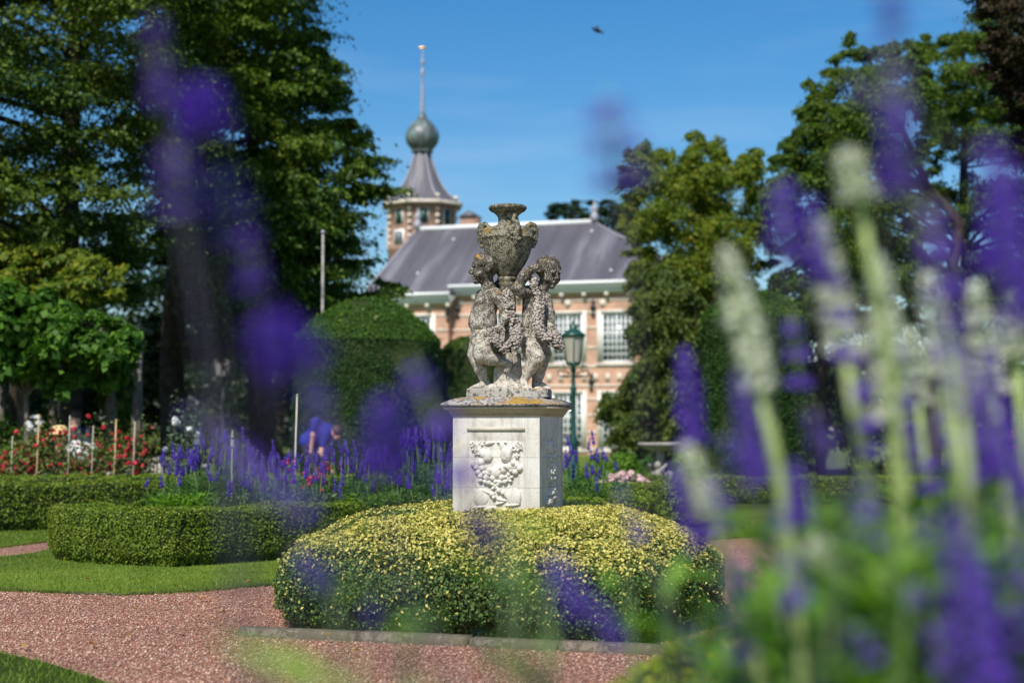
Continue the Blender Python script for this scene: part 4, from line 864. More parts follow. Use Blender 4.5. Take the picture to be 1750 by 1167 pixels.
tree('larch_tree', [(1010, 372), (1030, 345), (1045, 335), (1068, 340), (1090, 380), (1100, 440), (1060, 430), (1030, 390)], 95, 1.4, .22, 60, 13, 90, M['shade_leaf'], 'dark feathery conifer behind the right end of the roof', trunk=[(1060, 800, 6), (1060, 600, 5), (1058, 350, 2)], limbs=10, seed=41, flat=.4, taper=20)
# far woodland as one mass
def woodland():
    g = np.random.default_rng(77); n = 90000; th = g.uniform(-1.0, 1.0, n); rad = g.uniform(105, 122, n); x = np.sin(th) * rad * 1.2; y = np.cos(th) * rad
    hz = 7.5 + 2.0 * np.sin(x * .21) + 1.4 * np.sin(x * .53 + 1); z = g.random(n) ** .8 * hz; Pt = np.stack([x, y, z], 1)
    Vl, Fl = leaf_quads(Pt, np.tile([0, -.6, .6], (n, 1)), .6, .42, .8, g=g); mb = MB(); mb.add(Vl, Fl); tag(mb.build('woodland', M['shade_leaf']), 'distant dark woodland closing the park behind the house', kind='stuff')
woodland()

# topiary
def topiary(c, prof, n, label, leaf, count, tipcount, seed, ang=0.0, topcol='yew_light', body='yew', phase=0.0, tipz=None):
    top = empty('clipped_yew', (c[0], c[1], 0)); tag(top, label, 'topiary', 'clipped yews'); g = np.random.default_rng(seed)
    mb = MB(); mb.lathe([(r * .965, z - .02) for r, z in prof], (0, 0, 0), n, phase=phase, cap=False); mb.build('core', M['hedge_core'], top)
    m2 = MB(); m2.lathe(prof, (0, 0, 0), n, phase=phase, cap=False); V = np.concatenate(m2.V); Q = m2.F[0][0]; T = np.concatenate([Q[:, [0, 1, 2]], Q[:, [0, 2, 3]]])
    Pt, N = sample_tris(V, T, count, g); o = Pt.copy(); o[:, 2] = 0; fl = ((o * N).sum(1) < 0) ; N[fl] *= -1; N[:, 2] = np.where(N[:, 2] < 0, 0, N[:, 2])
    Pt = Pt + N * (vnoise(Pt, 5, seed) * .025 + vnoise(Pt, 15, seed + 1) * .018 - g.random(count) ** 2 * .06)[:, None]
    up = N[:, 2] > .25  # upward needles take the brighter, sunlit colour
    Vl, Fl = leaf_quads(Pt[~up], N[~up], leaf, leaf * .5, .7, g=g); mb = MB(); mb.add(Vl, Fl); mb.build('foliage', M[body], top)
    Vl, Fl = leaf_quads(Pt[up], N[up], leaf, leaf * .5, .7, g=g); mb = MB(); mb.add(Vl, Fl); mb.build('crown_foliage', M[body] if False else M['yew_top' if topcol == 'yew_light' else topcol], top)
    if tipcount:
        k = g.choice(np.where(up)[0], tipcount); Vl, Fl = leaf_quads(Pt[k] + N[k] * .05, N[k] * .3 + g.normal(0, .5, (tipcount, 3)), leaf * 1.6, leaf * .9, .7, g=g); mb = MB(); mb.add(Vl, Fl); mb.build('new_growth', M['yew_light'], top)
    return top
d = 26; cx = P(628, 700, d)[0]; m = mpp(d); zz = lambda y, d=26: P(628, y, d)[2]
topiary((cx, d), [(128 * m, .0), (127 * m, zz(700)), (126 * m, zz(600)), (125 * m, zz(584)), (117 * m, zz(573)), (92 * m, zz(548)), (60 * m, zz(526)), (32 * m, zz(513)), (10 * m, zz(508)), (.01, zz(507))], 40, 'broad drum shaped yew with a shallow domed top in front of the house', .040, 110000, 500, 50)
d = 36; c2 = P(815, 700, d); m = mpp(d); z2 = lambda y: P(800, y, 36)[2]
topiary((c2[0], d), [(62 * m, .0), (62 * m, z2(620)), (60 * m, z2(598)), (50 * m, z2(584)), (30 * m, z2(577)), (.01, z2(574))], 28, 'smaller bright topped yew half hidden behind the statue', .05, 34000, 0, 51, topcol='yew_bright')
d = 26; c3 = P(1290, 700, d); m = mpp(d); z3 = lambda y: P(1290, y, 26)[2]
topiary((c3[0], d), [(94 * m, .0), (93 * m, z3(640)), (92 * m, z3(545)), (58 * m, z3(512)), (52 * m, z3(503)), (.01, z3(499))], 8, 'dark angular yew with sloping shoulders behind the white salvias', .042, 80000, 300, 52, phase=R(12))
# ================================================================== HOUSE
HROT = R(-18); HO = P(868, 735, 72); HO[2] = 0
hc, hs = math.cos(HROT), math.sin(HROT)
house = empty('country_house', tuple(HO), HROT); tag(house, 'two storey brick country house with white cornice and hipped slate roof', 'house')
def fac(px, py, off=0.0):
    """photo pixel -> (local x, z) on the facade plane local y = off"""
    r = ray(px, py); o = np.array([0, 0, CAMH]) - HO
    lo = np.array([o[0] * hc + o[1] * hs, -o[0] * hs + o[1] * hc, CAMH]); lr = np.array([r[0] * hc + r[1] * hs, -r[0] * hs + r[1] * hc, r[2]])
    t = (off - lo[1]) / lr[1]; q = lo + t * lr; return q[0], q[2]
def wall_open(x0, x1, z0, z1, y, ops, depth=.22):
    mb = MB(); xs = sorted({x0, x1, *[v for o in ops for v in (o[0], o[1])]}); zs = sorted({z0, z1, *[v for o in ops for v in (o[2], o[3])]})
    for i in range(len(xs) - 1):
        for j in range(len(zs) - 1):
            a, b, c, d_ = xs[i], xs[i + 1], zs[j], zs[j + 1]; mx, mz = (a + b) / 2, (c + d_) / 2
            if any(o[0] < mx < o[1] and o[2] < mz < o[3] for o in ops): continue
            mb.add([(a, y, c), (b, y, c), (b, y, d_), (a, y, d_)], [(0, 1, 2, 3)])
    for a, b, c, d_ in ops:
        mb.add([(a, y, c), (a, y + depth, c), (a, y + depth, d_), (a, y, d_)], [(0, 1, 2, 3)]); mb.add([(b, y, c), (b, y, d_), (b, y + depth, d_), (b, y + depth, c)], [(0, 1, 2, 3)])
        mb.add([(a, y, d_), (a, y + depth, d_), (b, y + depth, d_), (b, y, d_)], [(0, 1, 2, 3)]); mb.add([(a, y, c), (b, y, c), (b, y + depth, c), (a, y + depth, c)], [(0, 1, 2, 3)])
    return mb
xL = fac(640, 600)[0]; xS = fac(772, 500)[0]; xR = fac(1190, 500)[0]; zE = fac(980, 492)[1]; PB = -.45
ups = [(847, 899), (943, 996), (1027, 1080), (1110, 1163)]
winU = [(fac(a, 600)[0], fac(b, 600)[0]) for a, b in ups]; zU0, zU1 = fac(970, 621)[1], fac(970, 536)[1]; zL0, zL1 = fac(970, 768)[1], fac(970, 672)[1]
opsM = [(a, b, zU0, zU1) for a, b in winU] + [(a, b, zL0, zL1) for a, b in winU]
wx0, wx1 = fac(684, 560, PB)[0], fac(738, 560, PB)[0]; opsB = [(wx0, wx1, zU0, zU1), (wx0, wx1, zL0, zL1)]
DEP = 9.0
mb = wall_open(xS, xR, 0, zE, 0.0, opsM); mb.add([(xR, 0, 0), (xR, DEP, 0), (xR, DEP, zE), (xR, 0, zE)], [(0, 1, 2, 3)]); mb.add([(xL, DEP, 0), (xL, DEP, zE), (xR, DEP, zE), (xR, DEP, 0)], [(0, 1, 2, 3)])
mb.build('wall', M['brick'], house)
mb = wall_open(xL, xS, 0, zE - .33, PB, opsB); mb.add([(xS, PB, 0), (xS, 0, 0), (xS, 0, zE - .33), (xS, PB, zE - .33)], [(0, 1, 2, 3)]); mb.add([(xL, PB, 0), (xL, PB, zE - .33), (xL, DEP, zE - .33), (xL, DEP, 0)], [(0, 1, 2, 3)])
mb.build('bay_wall', M['brick'], house)
def window(x0, x1, z0, z1, y, blind=0.0, cols=6, rows=7):
    mb = MB(); t = .10
    mb.box(x0, x0 + t, y + .03, y + .15, z0, z1); mb.box(x1 - t, x1, y + .03, y + .15, z0, z1); mb.box(x0 + t, x1 - t, y + .03, y + .15, z1 - t, z1); mb.box(x0 + t, x1 - t, y + .03, y + .15, z0, z0 + t)
    mb.box((x0 + x1) / 2 - .035, (x0 + x1) / 2 + .035, y + .045, y + .13, z0 + t, z1 - t); zt = z0 + (z1 - z0) * .60; mb.box(x0 + t, x1 - t, y + .047, y + .13, zt - .04, zt + .04)
    for i in range(1, cols):
        if i * 2 == cols: continue
        x = x0 + t + (x1 - x0 - 2 * t) * i / cols; mb.box(x - .028, x + .028, y + .07, y + .11, z0 + t, z1 - t)
    for j in range(1, rows):
        z = z0 + t + (z1 - z0 - 2 * t) * j / rows; mb.box(x0 + t, x1 - t, y + .072, y + .108, z - .025, z + .025)
    w = mb.build('window', M['white_paint'], house)
    mb = MB(); mb.box(x0 + t * .5, x1 - t * .5, y + .105, y + .125, z0 + t * .5, z1 - t * .5); mb.build('pane', M['glass'], w)
    if blind:
        mb = MB(); mb.box(x0 + t, x1 - t, y + .098, y + .1045, z1 - t - (z1 - z0) * blind, z1 - t); mb.build('blind', M['blind'], w)
    mb = MB(); s = .17
    mb.box(x0 - s, x0, y - .03, y + .05, z0 - .02, z1 + .12); mb.box(x1, x1 + s, y - .03, y + .05, z0 - .02, z1 + .12); mb.box(x0, x1, y - .03, y + .05, z1, z1 + .12); mb.box(x0 - s - .04, x1 + s + .04, y - .07, y + .05, z0 - .12, z0 - .021)
    mb.build('surround', M['cream_paint'], w)
for i, (a, b) in enumerate(winU): window(a, b, zU0, zU1, 0.0, (0, .0, 0, 0)[i]); window(a, b, zL0, zL1, 0.0)
window(wx0, wx1, zU0, zU1, PB); window(wx0, wx1, zL0, zL1, PB)
# stone bands, cut around the windows
def bands(xa, xb, y, ops, zs, t=.11):
    for z in zs:
        blk = sorted([(o[0] - .18, o[1] + .18) for o in ops if o[2] - .15 < z < o[3] + .13]); x = xa; mb = MB(); any_ = False
        for a, b in blk + [(xb, xb)]:
            if a - x > .08: mb.box(x, a, y - .022, y + .02, z, z + t); any_ = True
            x = max(x, b)
        if any_: mb.build('stone_band', M['sandstone'], house)
zb = [fac(1010, y)[1] for y in (770, 741, 712, 684, 661, 628, 596, 562, 536, 515)]
bands(xS + .01, xR, 0.0, opsM, zb); bands(xL, xS, PB, opsB, [z for z in zb if z < zE - .6])
# row of pale blind blocks between the storeys
for k in range(26):
    x = xS + .25 + k * .55
    if x > xR - .3: break
    mb = MB(); z = fac(980, 652)[1]; mb.box(x, x + .20, -.03, .02, z, z + .36); mb.build('stone_block', M['sandstone'], house)
# diamonds and iron anchors
def diamond(px, py, y):
    x, z = fac(px, py, y); mb = MB(); r = .22; mb.add([(x - r, y - .03, z), (x, y - .03, z - r), (x + r, y - .03, z), (x, y - .03, z + r), (x - r, y + .01, z), (x, y + .01, z - r), (x + r, y + .01, z), (x, y + .01, z + r)], [(0, 1, 2, 3), (0, 4, 5, 1), (1, 5, 6, 2), (2, 6, 7, 3), (3, 7, 4, 0)]); mb.build('stone_diamond', M['sandstone'], house)
for a in ((735, 526, PB), (788, 517, 0), (1030, 518, 0), (970, 519, 0), (870, 519, 0)): diamond(*a)
def anchor(px, py, y):
    x, z = fac(px, py, y); mb = MB(); mb.box(x - .035, x + .035, y - .07, y - .001, z - .45, z + .32); mb.sph((x, y - .06, z), (.15, .05, .15), 10, 7); mb.sph((x, y - .06, z - .33), (.10, .05, .10), 8, 6); mb.sph((x, y - .06, z + .27), (.09, .05, .10), 8, 6); mb.build('iron_anchor', M['iron'], house, smooth=False)
for a in ((766, 534, PB), (783, 528, 0), (1014, 526, 0), (1011, 652, 0), (924, 528, 0)): anchor(*a)
# cornice
def cornice(x0, x1, y, z):
    mb = MB(); mb.box(x0, x1, y - .30, y + .02, z - .22, z - .04); mb.box(x0, x1, y - .42, y + .02, z - .04, z + .10); mb.box(x0, x1, y - .50, y - .30, z + .104, z + .26); mb.build('cornice', M['white_paint'], house)
    mb = MB(); mb.box(x0 + .01, x1 - .01, y - .20, y + .01, z - .29, z - .222); mb.build('frieze', M['sandstone'], house)
    n = int((x1 - x0) / 1.0)
    for k in range(n + 1):
        x = x0 + .15 + k * (x1 - x0 - .3) / max(1, n); mb = MB(); mb.box(x - .09, x + .09, y - .27, y - .201, z - .42, z - .223); mb.build('bracket', M['cream_paint'], house)
cornice(xS - .02, xR + .3, 0, zE); cornice(xL - .3, xS + .2, PB, zE - .36)
# roof
ze = zE + .18; B_ = 4.5; yf, yb = -.35, DEP + .35; ym = 4.6
def facm(px, py, off): return fac(px, py, off)
rx1, rz = fac(1016, 379, ym); rx0, rz0 = fac(714, 394, ym); rz = (rz + rz0) / 2; eR = xR + .3; eL = xL - .3
mb = MB(); V = [(eL, yf, ze), (eR, yf, ze), (eR, yb, ze), (eL, yb, ze), (rx0, ym, rz), (rx1, ym, rz)]
mb.add(V, [(0, 1, 5, 4), (1, 2, 5), (2, 3, 4, 5), (3, 0, 4)])
sl = (rz - ze) / (ym - yf); yy = PB - .40; xk = xS + .15
mb.add([(eL, yf + .02, ze + .01), (xk, yf + .02, ze + .01 + .02 * sl), (xk, yy, ze - (yf - yy) * sl + .02), (eL, yy, ze - (yf - yy) * sl + .02)], [(3, 2, 1, 0)])
roof = mb.build('roof', M['slate'], house)
mb = MB(); a, b = np.array([rx0, ym, rz]), np.array([rx1, ym, rz]); mb.tube([a + [0, 0, .03], b + [0, 0, .03]], .13, 8); mb.build('ridge_cap', M['white_paint'], house)
for p in ((eR, yf), (eR, yb)): mb = MB(); mb.tube([b + [0, 0, .0], np.array([p[0], p[1], ze])], .055, 6); mb.build('hip_cap', M['lead'], house)
for p in ((eL, yf), (eL, yb)): mb = MB(); mb.tube([a + [0, 0, .0], np.array([p[0], p[1], ze])], .055, 6); mb.build('hip_cap', M['lead'], house)
for q in (a, b):
    mb = MB(); mb.lathe([(.20, 0), (.20, .35), (.12, .40), (.17, .55), (.20, .65), (.12, .78), (.05, .86), (.06, .95), (.02, 1.05)], q + [0, 0, .02], 14); mb.build('finial', M['lead'], house, smooth=True)
for px, py in ((776, 412), (1012, 398), (715, 470), (830, 420), (1045, 465)):      # roof hooks
    for tt in (0,):
        o_ = None
        for t in np.linspace(0, 1, 60):
            y = yf + t * (ym - yf); x, z = fac(px, py, y)
            if z <= ze + (y - yf) * sl: o_ = (x, y, z); break
        if o_: mb = MB(); mb.sph((o_[0], o_[1] - .08, o_[2] + .06), (.06, .08, .08), 8, 6); mb.build('roof_vent', M['white_paint'], house)
# chimneys
for px, w_, y0_, hh in ((804, .42, 372, 6.2),):
    x, z = fac(px, y0_, hh); mb = MB(); mb.box(x - w_, x + w_, hh - .4, hh + .4, rz - 2.2, z); ch = mb.build('chimney', M['brick_dull'], house)
    mb = MB(); mb.add([(x - w_ - .08, hh - .5, z + .0), (x + w_ + .08, hh - .5, z), (x + w_ + .08, hh + .5, z), (x - w_ - .08, hh + .5, z), (x, hh - .3, z + .34), (x, hh + .3, z + .34)], [(0, 1, 4), (1, 2, 5, 4), (2, 3, 5), (3, 0, 4, 5), (0, 3, 2, 1)]); mb.build('chimney_cap', M['slate'], ch)

# tower
TD = 84; tc = P(720, 735, TD); m = mpp(TD); zt = lambda y: P(720, y, TD)[2]
tower = empty('onion_tower', (tc[0], TD, 0), 0); tag(tower, 'octagonal brick tower with flared slate roof, green onion dome and thin spire', 'tower')
ph = R(22.5) + R(6)
mb = MB(); mb.lathe([(62 * m, 0), (62 * m, zt(432)), (63.5 * m, zt(430)), (63.5 * m, zt(426)), (61 * m, zt(424)), (61 * m, zt(360)), (64 * m, zt(358)), (66 * m, zt(352))], (0, 0, 0), 8, phase=ph); mb.build('wall', M['brick_dull'], tower)
mb = MB(); mb.lathe([(60 * m, zt(353)), (73 * m, zt(356)), (73.5 * m, zt(352)), (70 * m, zt(349.5)), (60 * m, zt(348))], (0, 0, 0), 8, phase=ph, cap=False); mb.build('eave', M['sandstone'], tower)
prof = [(73, 351.5), (66, 348), (56, 341), (47, 333), (38, 322), (30, 308), (23.5, 292), (18.5, 277), (15, 266), (13.5, 262)]
mb = MB(); mb.lathe([(r * m, zt(y)) for r, y in prof], (0, 0, 0), 8, phase=ph); mb.build('flared_roof', M['slate'], tower)
mb = MB()
for k in range(8):
    a = ph + k * math.pi / 4; mb.tube([(r * m * math.cos(a) * 1.005, r * m * math.sin(a) * 1.005, zt(y) + .02) for r, y in prof], .045, 6)
mb.build('lead_rib', M['lead'], tower)
prof = [(13, 264), (17, 262), (19, 260), (17, 257), (20, 254), (26, 246), (28.8, 238), (28.5, 230), (25.5, 222), (20, 214), (14, 208), (9, 203), (6.2, 199), (6.5, 197.5), (4, 196)]
mb = MB(); pr = densify([(r * m, zt(y)) for r, y in prof], .12); n_ = 48; mb.lathe(pr, (0, 0, 0), n_); V = mb.V[0]; an = np.arctan2(V[:, 1], V[:, 0]); V[:, :2] *= (1 + .022 * np.abs(np.cos(an * 8)))[:, None]
mb.build('onion_dome', M['copper'], tower, smooth=True)
sp = [(4.0, 198), (3.4, 190), (2.9, 165), (2.6, 150), (2.4, 149), (2.0, 147), (1.9, 130), (3.4, 126), (3.4, 122), (1.7, 119), (1.6, 112), (2.9, 109), (2.9, 105), (1.4, 102), (1.1, 88), (.8, 84)]
mb = MB(); mb.lathe([(r * m, zt(y)) for r, y in sp], (0, 0, 0), 12); mb.build('spire', M['lead'], tower, smooth=True)
mb = MB(); z = zt(82); mb.sph((0, 0, z), (7.5 * m, .07, 2.4 * m), 12, 7); mb.add([(-8 * m, -.03, z), (-10.5 * m, -.03, z + 2.6 * m), (-8 * m, -.03, z + 1.6 * m), (-8 * m, .03, z), (-10.5 * m, .03, z + 2.6 * m), (-8 * m, .03, z + 1.6 * m)], [(0, 1, 2), (5, 4, 3), (0, 3, 4, 1)]); mb.build('weather_vane', M['gold'], tower)
apo = 61 * m * math.cos(math.pi / 8)
for k in range(8):      # a window or niche on each side of the octagon, stone quoins on the corners
    a = ph + math.pi / 8 + k * math.pi / 4; nx_, ny_ = math.cos(a), math.sin(a); tx, ty = -ny_, nx_
    def slab(x0, x1, z0, z1, d0, d1, mm, nm, par):
        mb = MB(); mb.box(x0, x1, d0, d1, z0, z1); V = mb.V[0].copy(); V2 = V.copy(); V2[:, 0] = tx * V[:, 0] + nx_ * V[:, 1]; V2[:, 1] = ty * V[:, 0] + ny_ * V[:, 1]; mb.V[0] = V2; return mb.build(nm, mm, par)
    w1 = slab(-.28, .28, zt(389), zt(363), apo - .05, apo + .03, M['cream_paint'], 'window', tower); slab(-.20, .20, zt(388), zt(364), apo + .02, apo + .06, M['green_paint'], 'shutter', w1)
    if k % 2 == 0:
        w2 = slab(-.34, .34, zt(424), zt(398), apo - .05, apo + .05, M['white_paint'], 'window', tower); slab(-.24, -.03, zt(421), zt(401), apo + .02, apo + .07, M['glass'], 'pane', w2); slab(.03, .24, zt(421), zt(401), apo + .02, apo + .07, M['glass'], 'pane', w2)
    a2 = ph + k * math.pi / 4; rr_ = 61.6 * m
    for q in range(8): z = zt(424) + q * .36; mb = MB(); mb.tube([(rr_ * math.cos(a2), rr_ * math.sin(a2), z), (rr_ * math.cos(a2), rr_ * math.sin(a2), z + .2)], .12, 6); mb.build('quoin', M['sandstone'], tower)

# ================================================================== STREET FURNITURE, BIRD BATH, FLAGPOLE
def lamp(px, d, ytop, label, yarm, wl_, pm='lamp_green', gm='lantern_glass'):
    zt_ = lambda y: P(px, y, d)[2]; H = zt_(ytop); b = P(px, 700, d); o = empty('lamp_post', (b[0], d, 0)); tag(o, label, 'street lamp')
    s = wl_; L0 = H - s * 1.75; L1 = H - s * .62
    mb = MB(); mb.lathe([(.13, 0), (.13, .25), (.10, .3), (.085, .85), (.10, .9), (.055, 1.0), (.05, L0 - .55), (.07, L0 - .5), (.04, L0 - .45), (.035, L0 - .2), (.06, L0 - .15), (.03, L0 - .05)], (0, 0, 0), 16); mb.build('post', M[pm], o, smooth=True)
    mb = MB(); za = zt_(yarm)
    mb.tube([(-.24, 0, za), (.24, 0, za)], .018, 8)
    for q in (-1, 1):
        mb.tube([(q * (.24 + .06 * math.sin(t) ), 0, za + .06 - .06 * math.cos(t)) for t in np.linspace(0, 4.6, 12)], .014, 6); mb.tube([(q * .05, 0, L0 - .22), (q * .16, 0, L0 - .14), (q * s * .42, 0, L0 + .01)], .014, 6)
        mb.tube([(0, q * .05, L0 - .22), (0, q * .16, L0 - .14), (0, q * s * .42, L0 + .01)], .014, 6)
    mb.build('scroll_bracket', M[pm], o, smooth=True)
    w0, w1 = s * .33, s * .50
    mb = MB(); mb.lathe([(w0, L0), (w1 * .98, L1)], (0, 0, 0), 6, phase=R(30), cap=False); mb.build('lantern_glass', M[gm], o)
    mb = MB()
    for k in range(6):
        a = R(30) + k * math.pi / 3; mb.tube([(w0 * math.cos(a), w0 * math.sin(a), L0), (w1 * math.cos(a), w1 * math.sin(a), L1)], .012, 6)
    mb.lathe([(w0 * .2, L0 - .05), (w0 * 1.08, L0 - .02), (w0 * 1.08, L0 + .02), (w0 * .3, L0 + .03)], (0, 0, 0), 6, phase=R(30)); mb.build('lantern_frame', M[pm], o)
    mb = MB(); mb.lathe([(w1 * 1.12, L1 - .01), (w1 * 1.16, L1 + .02), (w1 * .8, L1 + s * .16), (w1 * .42, L1 + s * .28), (w1 * .36, L1 + s * .30), (w1 * .40, L1 + s * .44), (w1 * .20, L1 + s * .50), (w1 * .10, L1 + s * .55), (w1 * .14, L1 + s * .60), (.01, L1 + s * .66)], (0, 0, 0), 6, phase=R(30)); mb.build('lantern_roof', M[pm], o)
    return o
lamp(980, 30, 549, 'dark green lamp post with cream lantern in front of the house windows', 643, .46)
lamp(381, 38, 572, 'dark lamp post in the shade under the lime trees', 632, .58, 'lamp_grey', 'shaded_glass')
fp = P(552, 400, 28.6); mb = MB(); o = empty('flagpole', (fp[0], 28.6, 0)); mb.lathe([(.04, 0), (.034, 1), (.022, fp[2])], (0, 0, 0), 12); mb.build('pole', M['basin'], o, smooth=True)
mb = MB(); mb.lathe([(.03, fp[2]), (.04, fp[2] + .02), (.04, fp[2] + .05), (.02, fp[2] + .07)], (0, 0, 0), 12); mb.build('pole_cap', M['lead'], o); tag(o, 'pale bare flagpole rising behind the domed yew', 'flagpole')
# bird bath with carved figures round its foot
bb = P(1128, 760, 28); o = empty('bird_bath', (bb[0], 28, 0)); tag(o, 'stone bird bath with a wide shallow bowl on a carved foot', 'bird bath'); H = P(1128, 756, 28)[2]
mb = MB(); mb.lathe([(.04, H - .16), (.20, H - .14), (.33, H - .085), (.385, H - .055), (.40, H - .03), (.395, H - .004), (.37, H), (.33, H - .03), (.15, H - .07), (.01, H - .08)], (0, 0, 0), 32, cap=False); mb.build('bowl', M['basin'], o, smooth=True)
S = Sculpt((-.32, -.3, -.02), (.32, .3, H), .014); S.cap((0, 0, .02), (0, 0, H - .14), .10, .07, .03); S.ell((0, 0, .03), (.27, .25, .06), .03)
for k in range(3):
    a = R(-110) + k * 2.09; c, s2 = math.cos(a), math.sin(a); f = np.array([c, s2, 0])
    S.ell(f * .17 + [0, 0, .30], (.075, .075, .13), .03); S.ell(f * .19 + [0, 0, .15], (.09, .09, .09), .03); S.ell(f * .17 + [0, 0, .50], (.062, .062, .07), .02)
    S.cap(f * .2 + [0, 0, .36], f * .12 + np.array([-s2, c, 0]) * .14 + [0, 0, .50], .035, .028, .02); S.cap(f * .2 + [0, 0, .14], f * .26 + np.array([-s2, c, 0]) * .06 + [0, 0, .05], .045, .03, .02)
V, Q = S.mesh(); mb = MB(); mb.add(V, Q); mb.build('carved_foot', M['basin'], o, smooth=True)

# ================================================================== FLOWERS
def spike_mesh(name, length, mat, seed, dens=1.0, rad=.011, gapz=None, petal=.008):
    g = np.random.default_rng(seed); mb = MB(); nwh = int(length / .0085); V = []; F = []; base = 0
    oc = np.array([[1,0,0],[0,1,0],[-1,0,0],[0,-1,0],[0,0,1.6],[0,0,-1.2]]); of = [(0,1,4),(1,2,4),(2,3,4),(3,0,4),(1,0,5),(2,1,5),(3,2,5),(0,3,5)]
    for w in range(nwh):
        t = w / nwh; z = t * length
        if g.random() > dens or (gapz and math.sin(t * gapz + seed) < -.25): continue
        rr = rad * (1.0 - .72 * t ** 2.2) * g.uniform(.8, 1.2); nf = max(3, int(9 * (1 - .5 * t)))
        for k in range(nf):
            a = k * 6.283 / nf + g.uniform(-.3, .3); c, s = math.cos(a), math.sin(a); el = g.uniform(.2, .9)
            dv = unit(np.array([c, s, el])); ctr = dv * rr + np.array([0, 0, z + g.normal(0, .0015)])
            sz = petal * .42 * g.uniform(.7, 1.2) * (1 - .4 * t)
            f, s2, u2 = frame(dv, (0, 0, 1)); V.append((oc * sz) @ np.array([s2, u2, f]) + ctr); F += [tuple(base + i for i in q) for q in of]; base += 6
            tip = ctr + dv * sz * 1.2; wv = s2 * petal * .5; lv = dv * petal * .5 - u2 * petal * .35
            V.append(np.array([tip, tip + wv * .8 + lv * .5, tip + lv * 1.3, tip - wv * .8 + lv * .5])); F.append((base, base + 1, base + 2, base + 3)); base += 4
            lv = dv * petal * .4 + u2 * petal * .5; V.append(np.array([tip, tip + wv * .4 + lv * .5, tip + lv, tip - wv * .4 + lv * .5])); F.append((base, base + 1, base + 2, base + 3)); base += 4
    mb.add(np.concatenate(V), F); mb.tube([(0, 0, -.01), (0, 0, length * .95)], [.0022, .001], 6, 1)
    o = mb.build(name, [mat, M['stem']]); me = o.data; bpy.data.objects.remove(o); return me
PUR = [spike_mesh('salvia spike', .15, M['purple'], s, dn, rd, petal=.011, gapz=gz) for s, dn, rd, gz in ((1, .98, .012, 0), (2, .95, .013, 17), (3, .9, .011, 24), (4, .8, .012, 19))]
WHI = [spike_mesh('white salvia spike', .15, M['white_flower'], s, .95, .013, petal=.0105) for s in (11, 12, 13)]
PFAR = [spike_mesh('far salvia spike', .16, M['purple_far'], s, .8, .011, petal=.012) for s in (21, 22, 23)]
WFAR = spike_mesh('far white spike', .13, M['white_flower'], 31, .9, .012, petal=.011)
def link_mesh(name, me, parent=None):
    o = bpy.data.objects.new(name, me); COL.objects.link(o); o.parent = parent; return o
def orient(a, b, L):
    """matrix carrying local z (0..L) to a..b"""
    a, b = Vector(a), Vector(b); q = (b - a).to_track_quat('Z', 'Y'); return Matrix.Translation(a) @ q.to_matrix().to_4x4() @ Matrix.Diagonal((1, 1, (b - a).length / L, 1))
PURPLE_LABELS = {}
def near_salvia(x1, y1, x2, y2, z, kind, label, thick=1.0, var=0, leaves=0, fade=0, base=None, group=None, stemr=.0006, dz=0.0):
    zf = (1.9 if kind == 'w' else 1.75 if z < .81 else 1.5) if z < 1.3 else 1.12; z *= zf; thick *= zf * (.46 if kind == 'p' and z < 1.45 else .60 if kind == 'p' and z < 2 else .64 if kind == 'w' else .75); stemr = stemr * zf if kind == 'p' else stemr * 1.9
    top_ = P(x1, y1, z + dz); bot = P(x2, y2, z); g = np.random.default_rng(int(x1 * 7 + y1 + 5000)); dirv = unit(bot - top_)
    dr = dirv * (bot[2] / max(.15, -dirv[2])) if dirv[2] < -.15 else np.array([0, 0, -bot[2]])
    foot = np.array([bot[0] + dr[0] * .30, bot[1] + dr[1] * .3 + .02, 0.0]) + np.array([((x1 * 37 + y1 * 17) % 100 - 50) * (.006 if x1 < 900 else .002), ((x1 * 13 + y1 * 7) % 50) * .006, 0]) if base is None else np.array([base[0], base[1], 0.0])
    o = empty('salvia_plant', tuple(foot)); tag(o, label, 'salvia', group)
    me = (PUR if kind == 'p' else WHI)[var % (4 if kind == 'p' else 3)]
    sp = link_mesh('flower_spike', me, o); Mx = orient(bot - foot, top_ - foot, .15) @ Matrix.Diagonal((thick, thick, 1, 1)); sp.matrix_local = Mx
    tt = np.linspace(0, 1, 12)[:, None]; c1 = bot + dirv * bot[2] * .45; cv = (1 - tt) ** 2 * bot + 2 * tt * (1 - tt) * c1 + tt ** 2 * foot
    mb = MB(); mb.tube(cv - foot, np.linspace(stemr, stemr * 1.6, 12), 8); mb.build('stem', M['stem'] if kind == 'w' else M['stem_violet'], o, smooth=True)
    if leaves and x1 > 1300:
        t = g.uniform(.12, .95, leaves); c = ((1 - t)[:, None] ** 2 * bot + 2 * (t * (1 - t))[:, None] * c1 + (t ** 2)[:, None] * foot) - foot
        a = g.uniform(0, 6.28, leaves); dv = np.stack([np.cos(a), np.sin(a), g.uniform(.1, .8, leaves)], 1); L = .062; c = c + dv * L * .5
        Vl, Fl = leaf_quads(c, np.stack([-dv[:, 0] * .4, -dv[:, 1] * .4, np.ones(leaves)], 1), L, .017, .25, tdir=dv, tj=.15, g=g)
        mb = MB(); mb.add(Vl, Fl); mb.build('foliage', M['salvia_leaf_near'], o)
    return o
N_ = near_salvia
N_(262, 40, 285, 215, .66, 'p', 'very blurred salvia spike tip high against the left lime trees', .75, 3)
N_(345, 140, 352, 235, .70, 'p', 'large violet spike blur over the gap between the limes', 1.3, 0)
N_(300, 235, 318, 370, .70, 'p', 'violet spike blur against the dark trunk of the first lime', 1.4, 1)
N_(385, 265, 398, 420, .72, 'p', 'sparse violet spike leaning across the dark trunks', 1.4, 1)
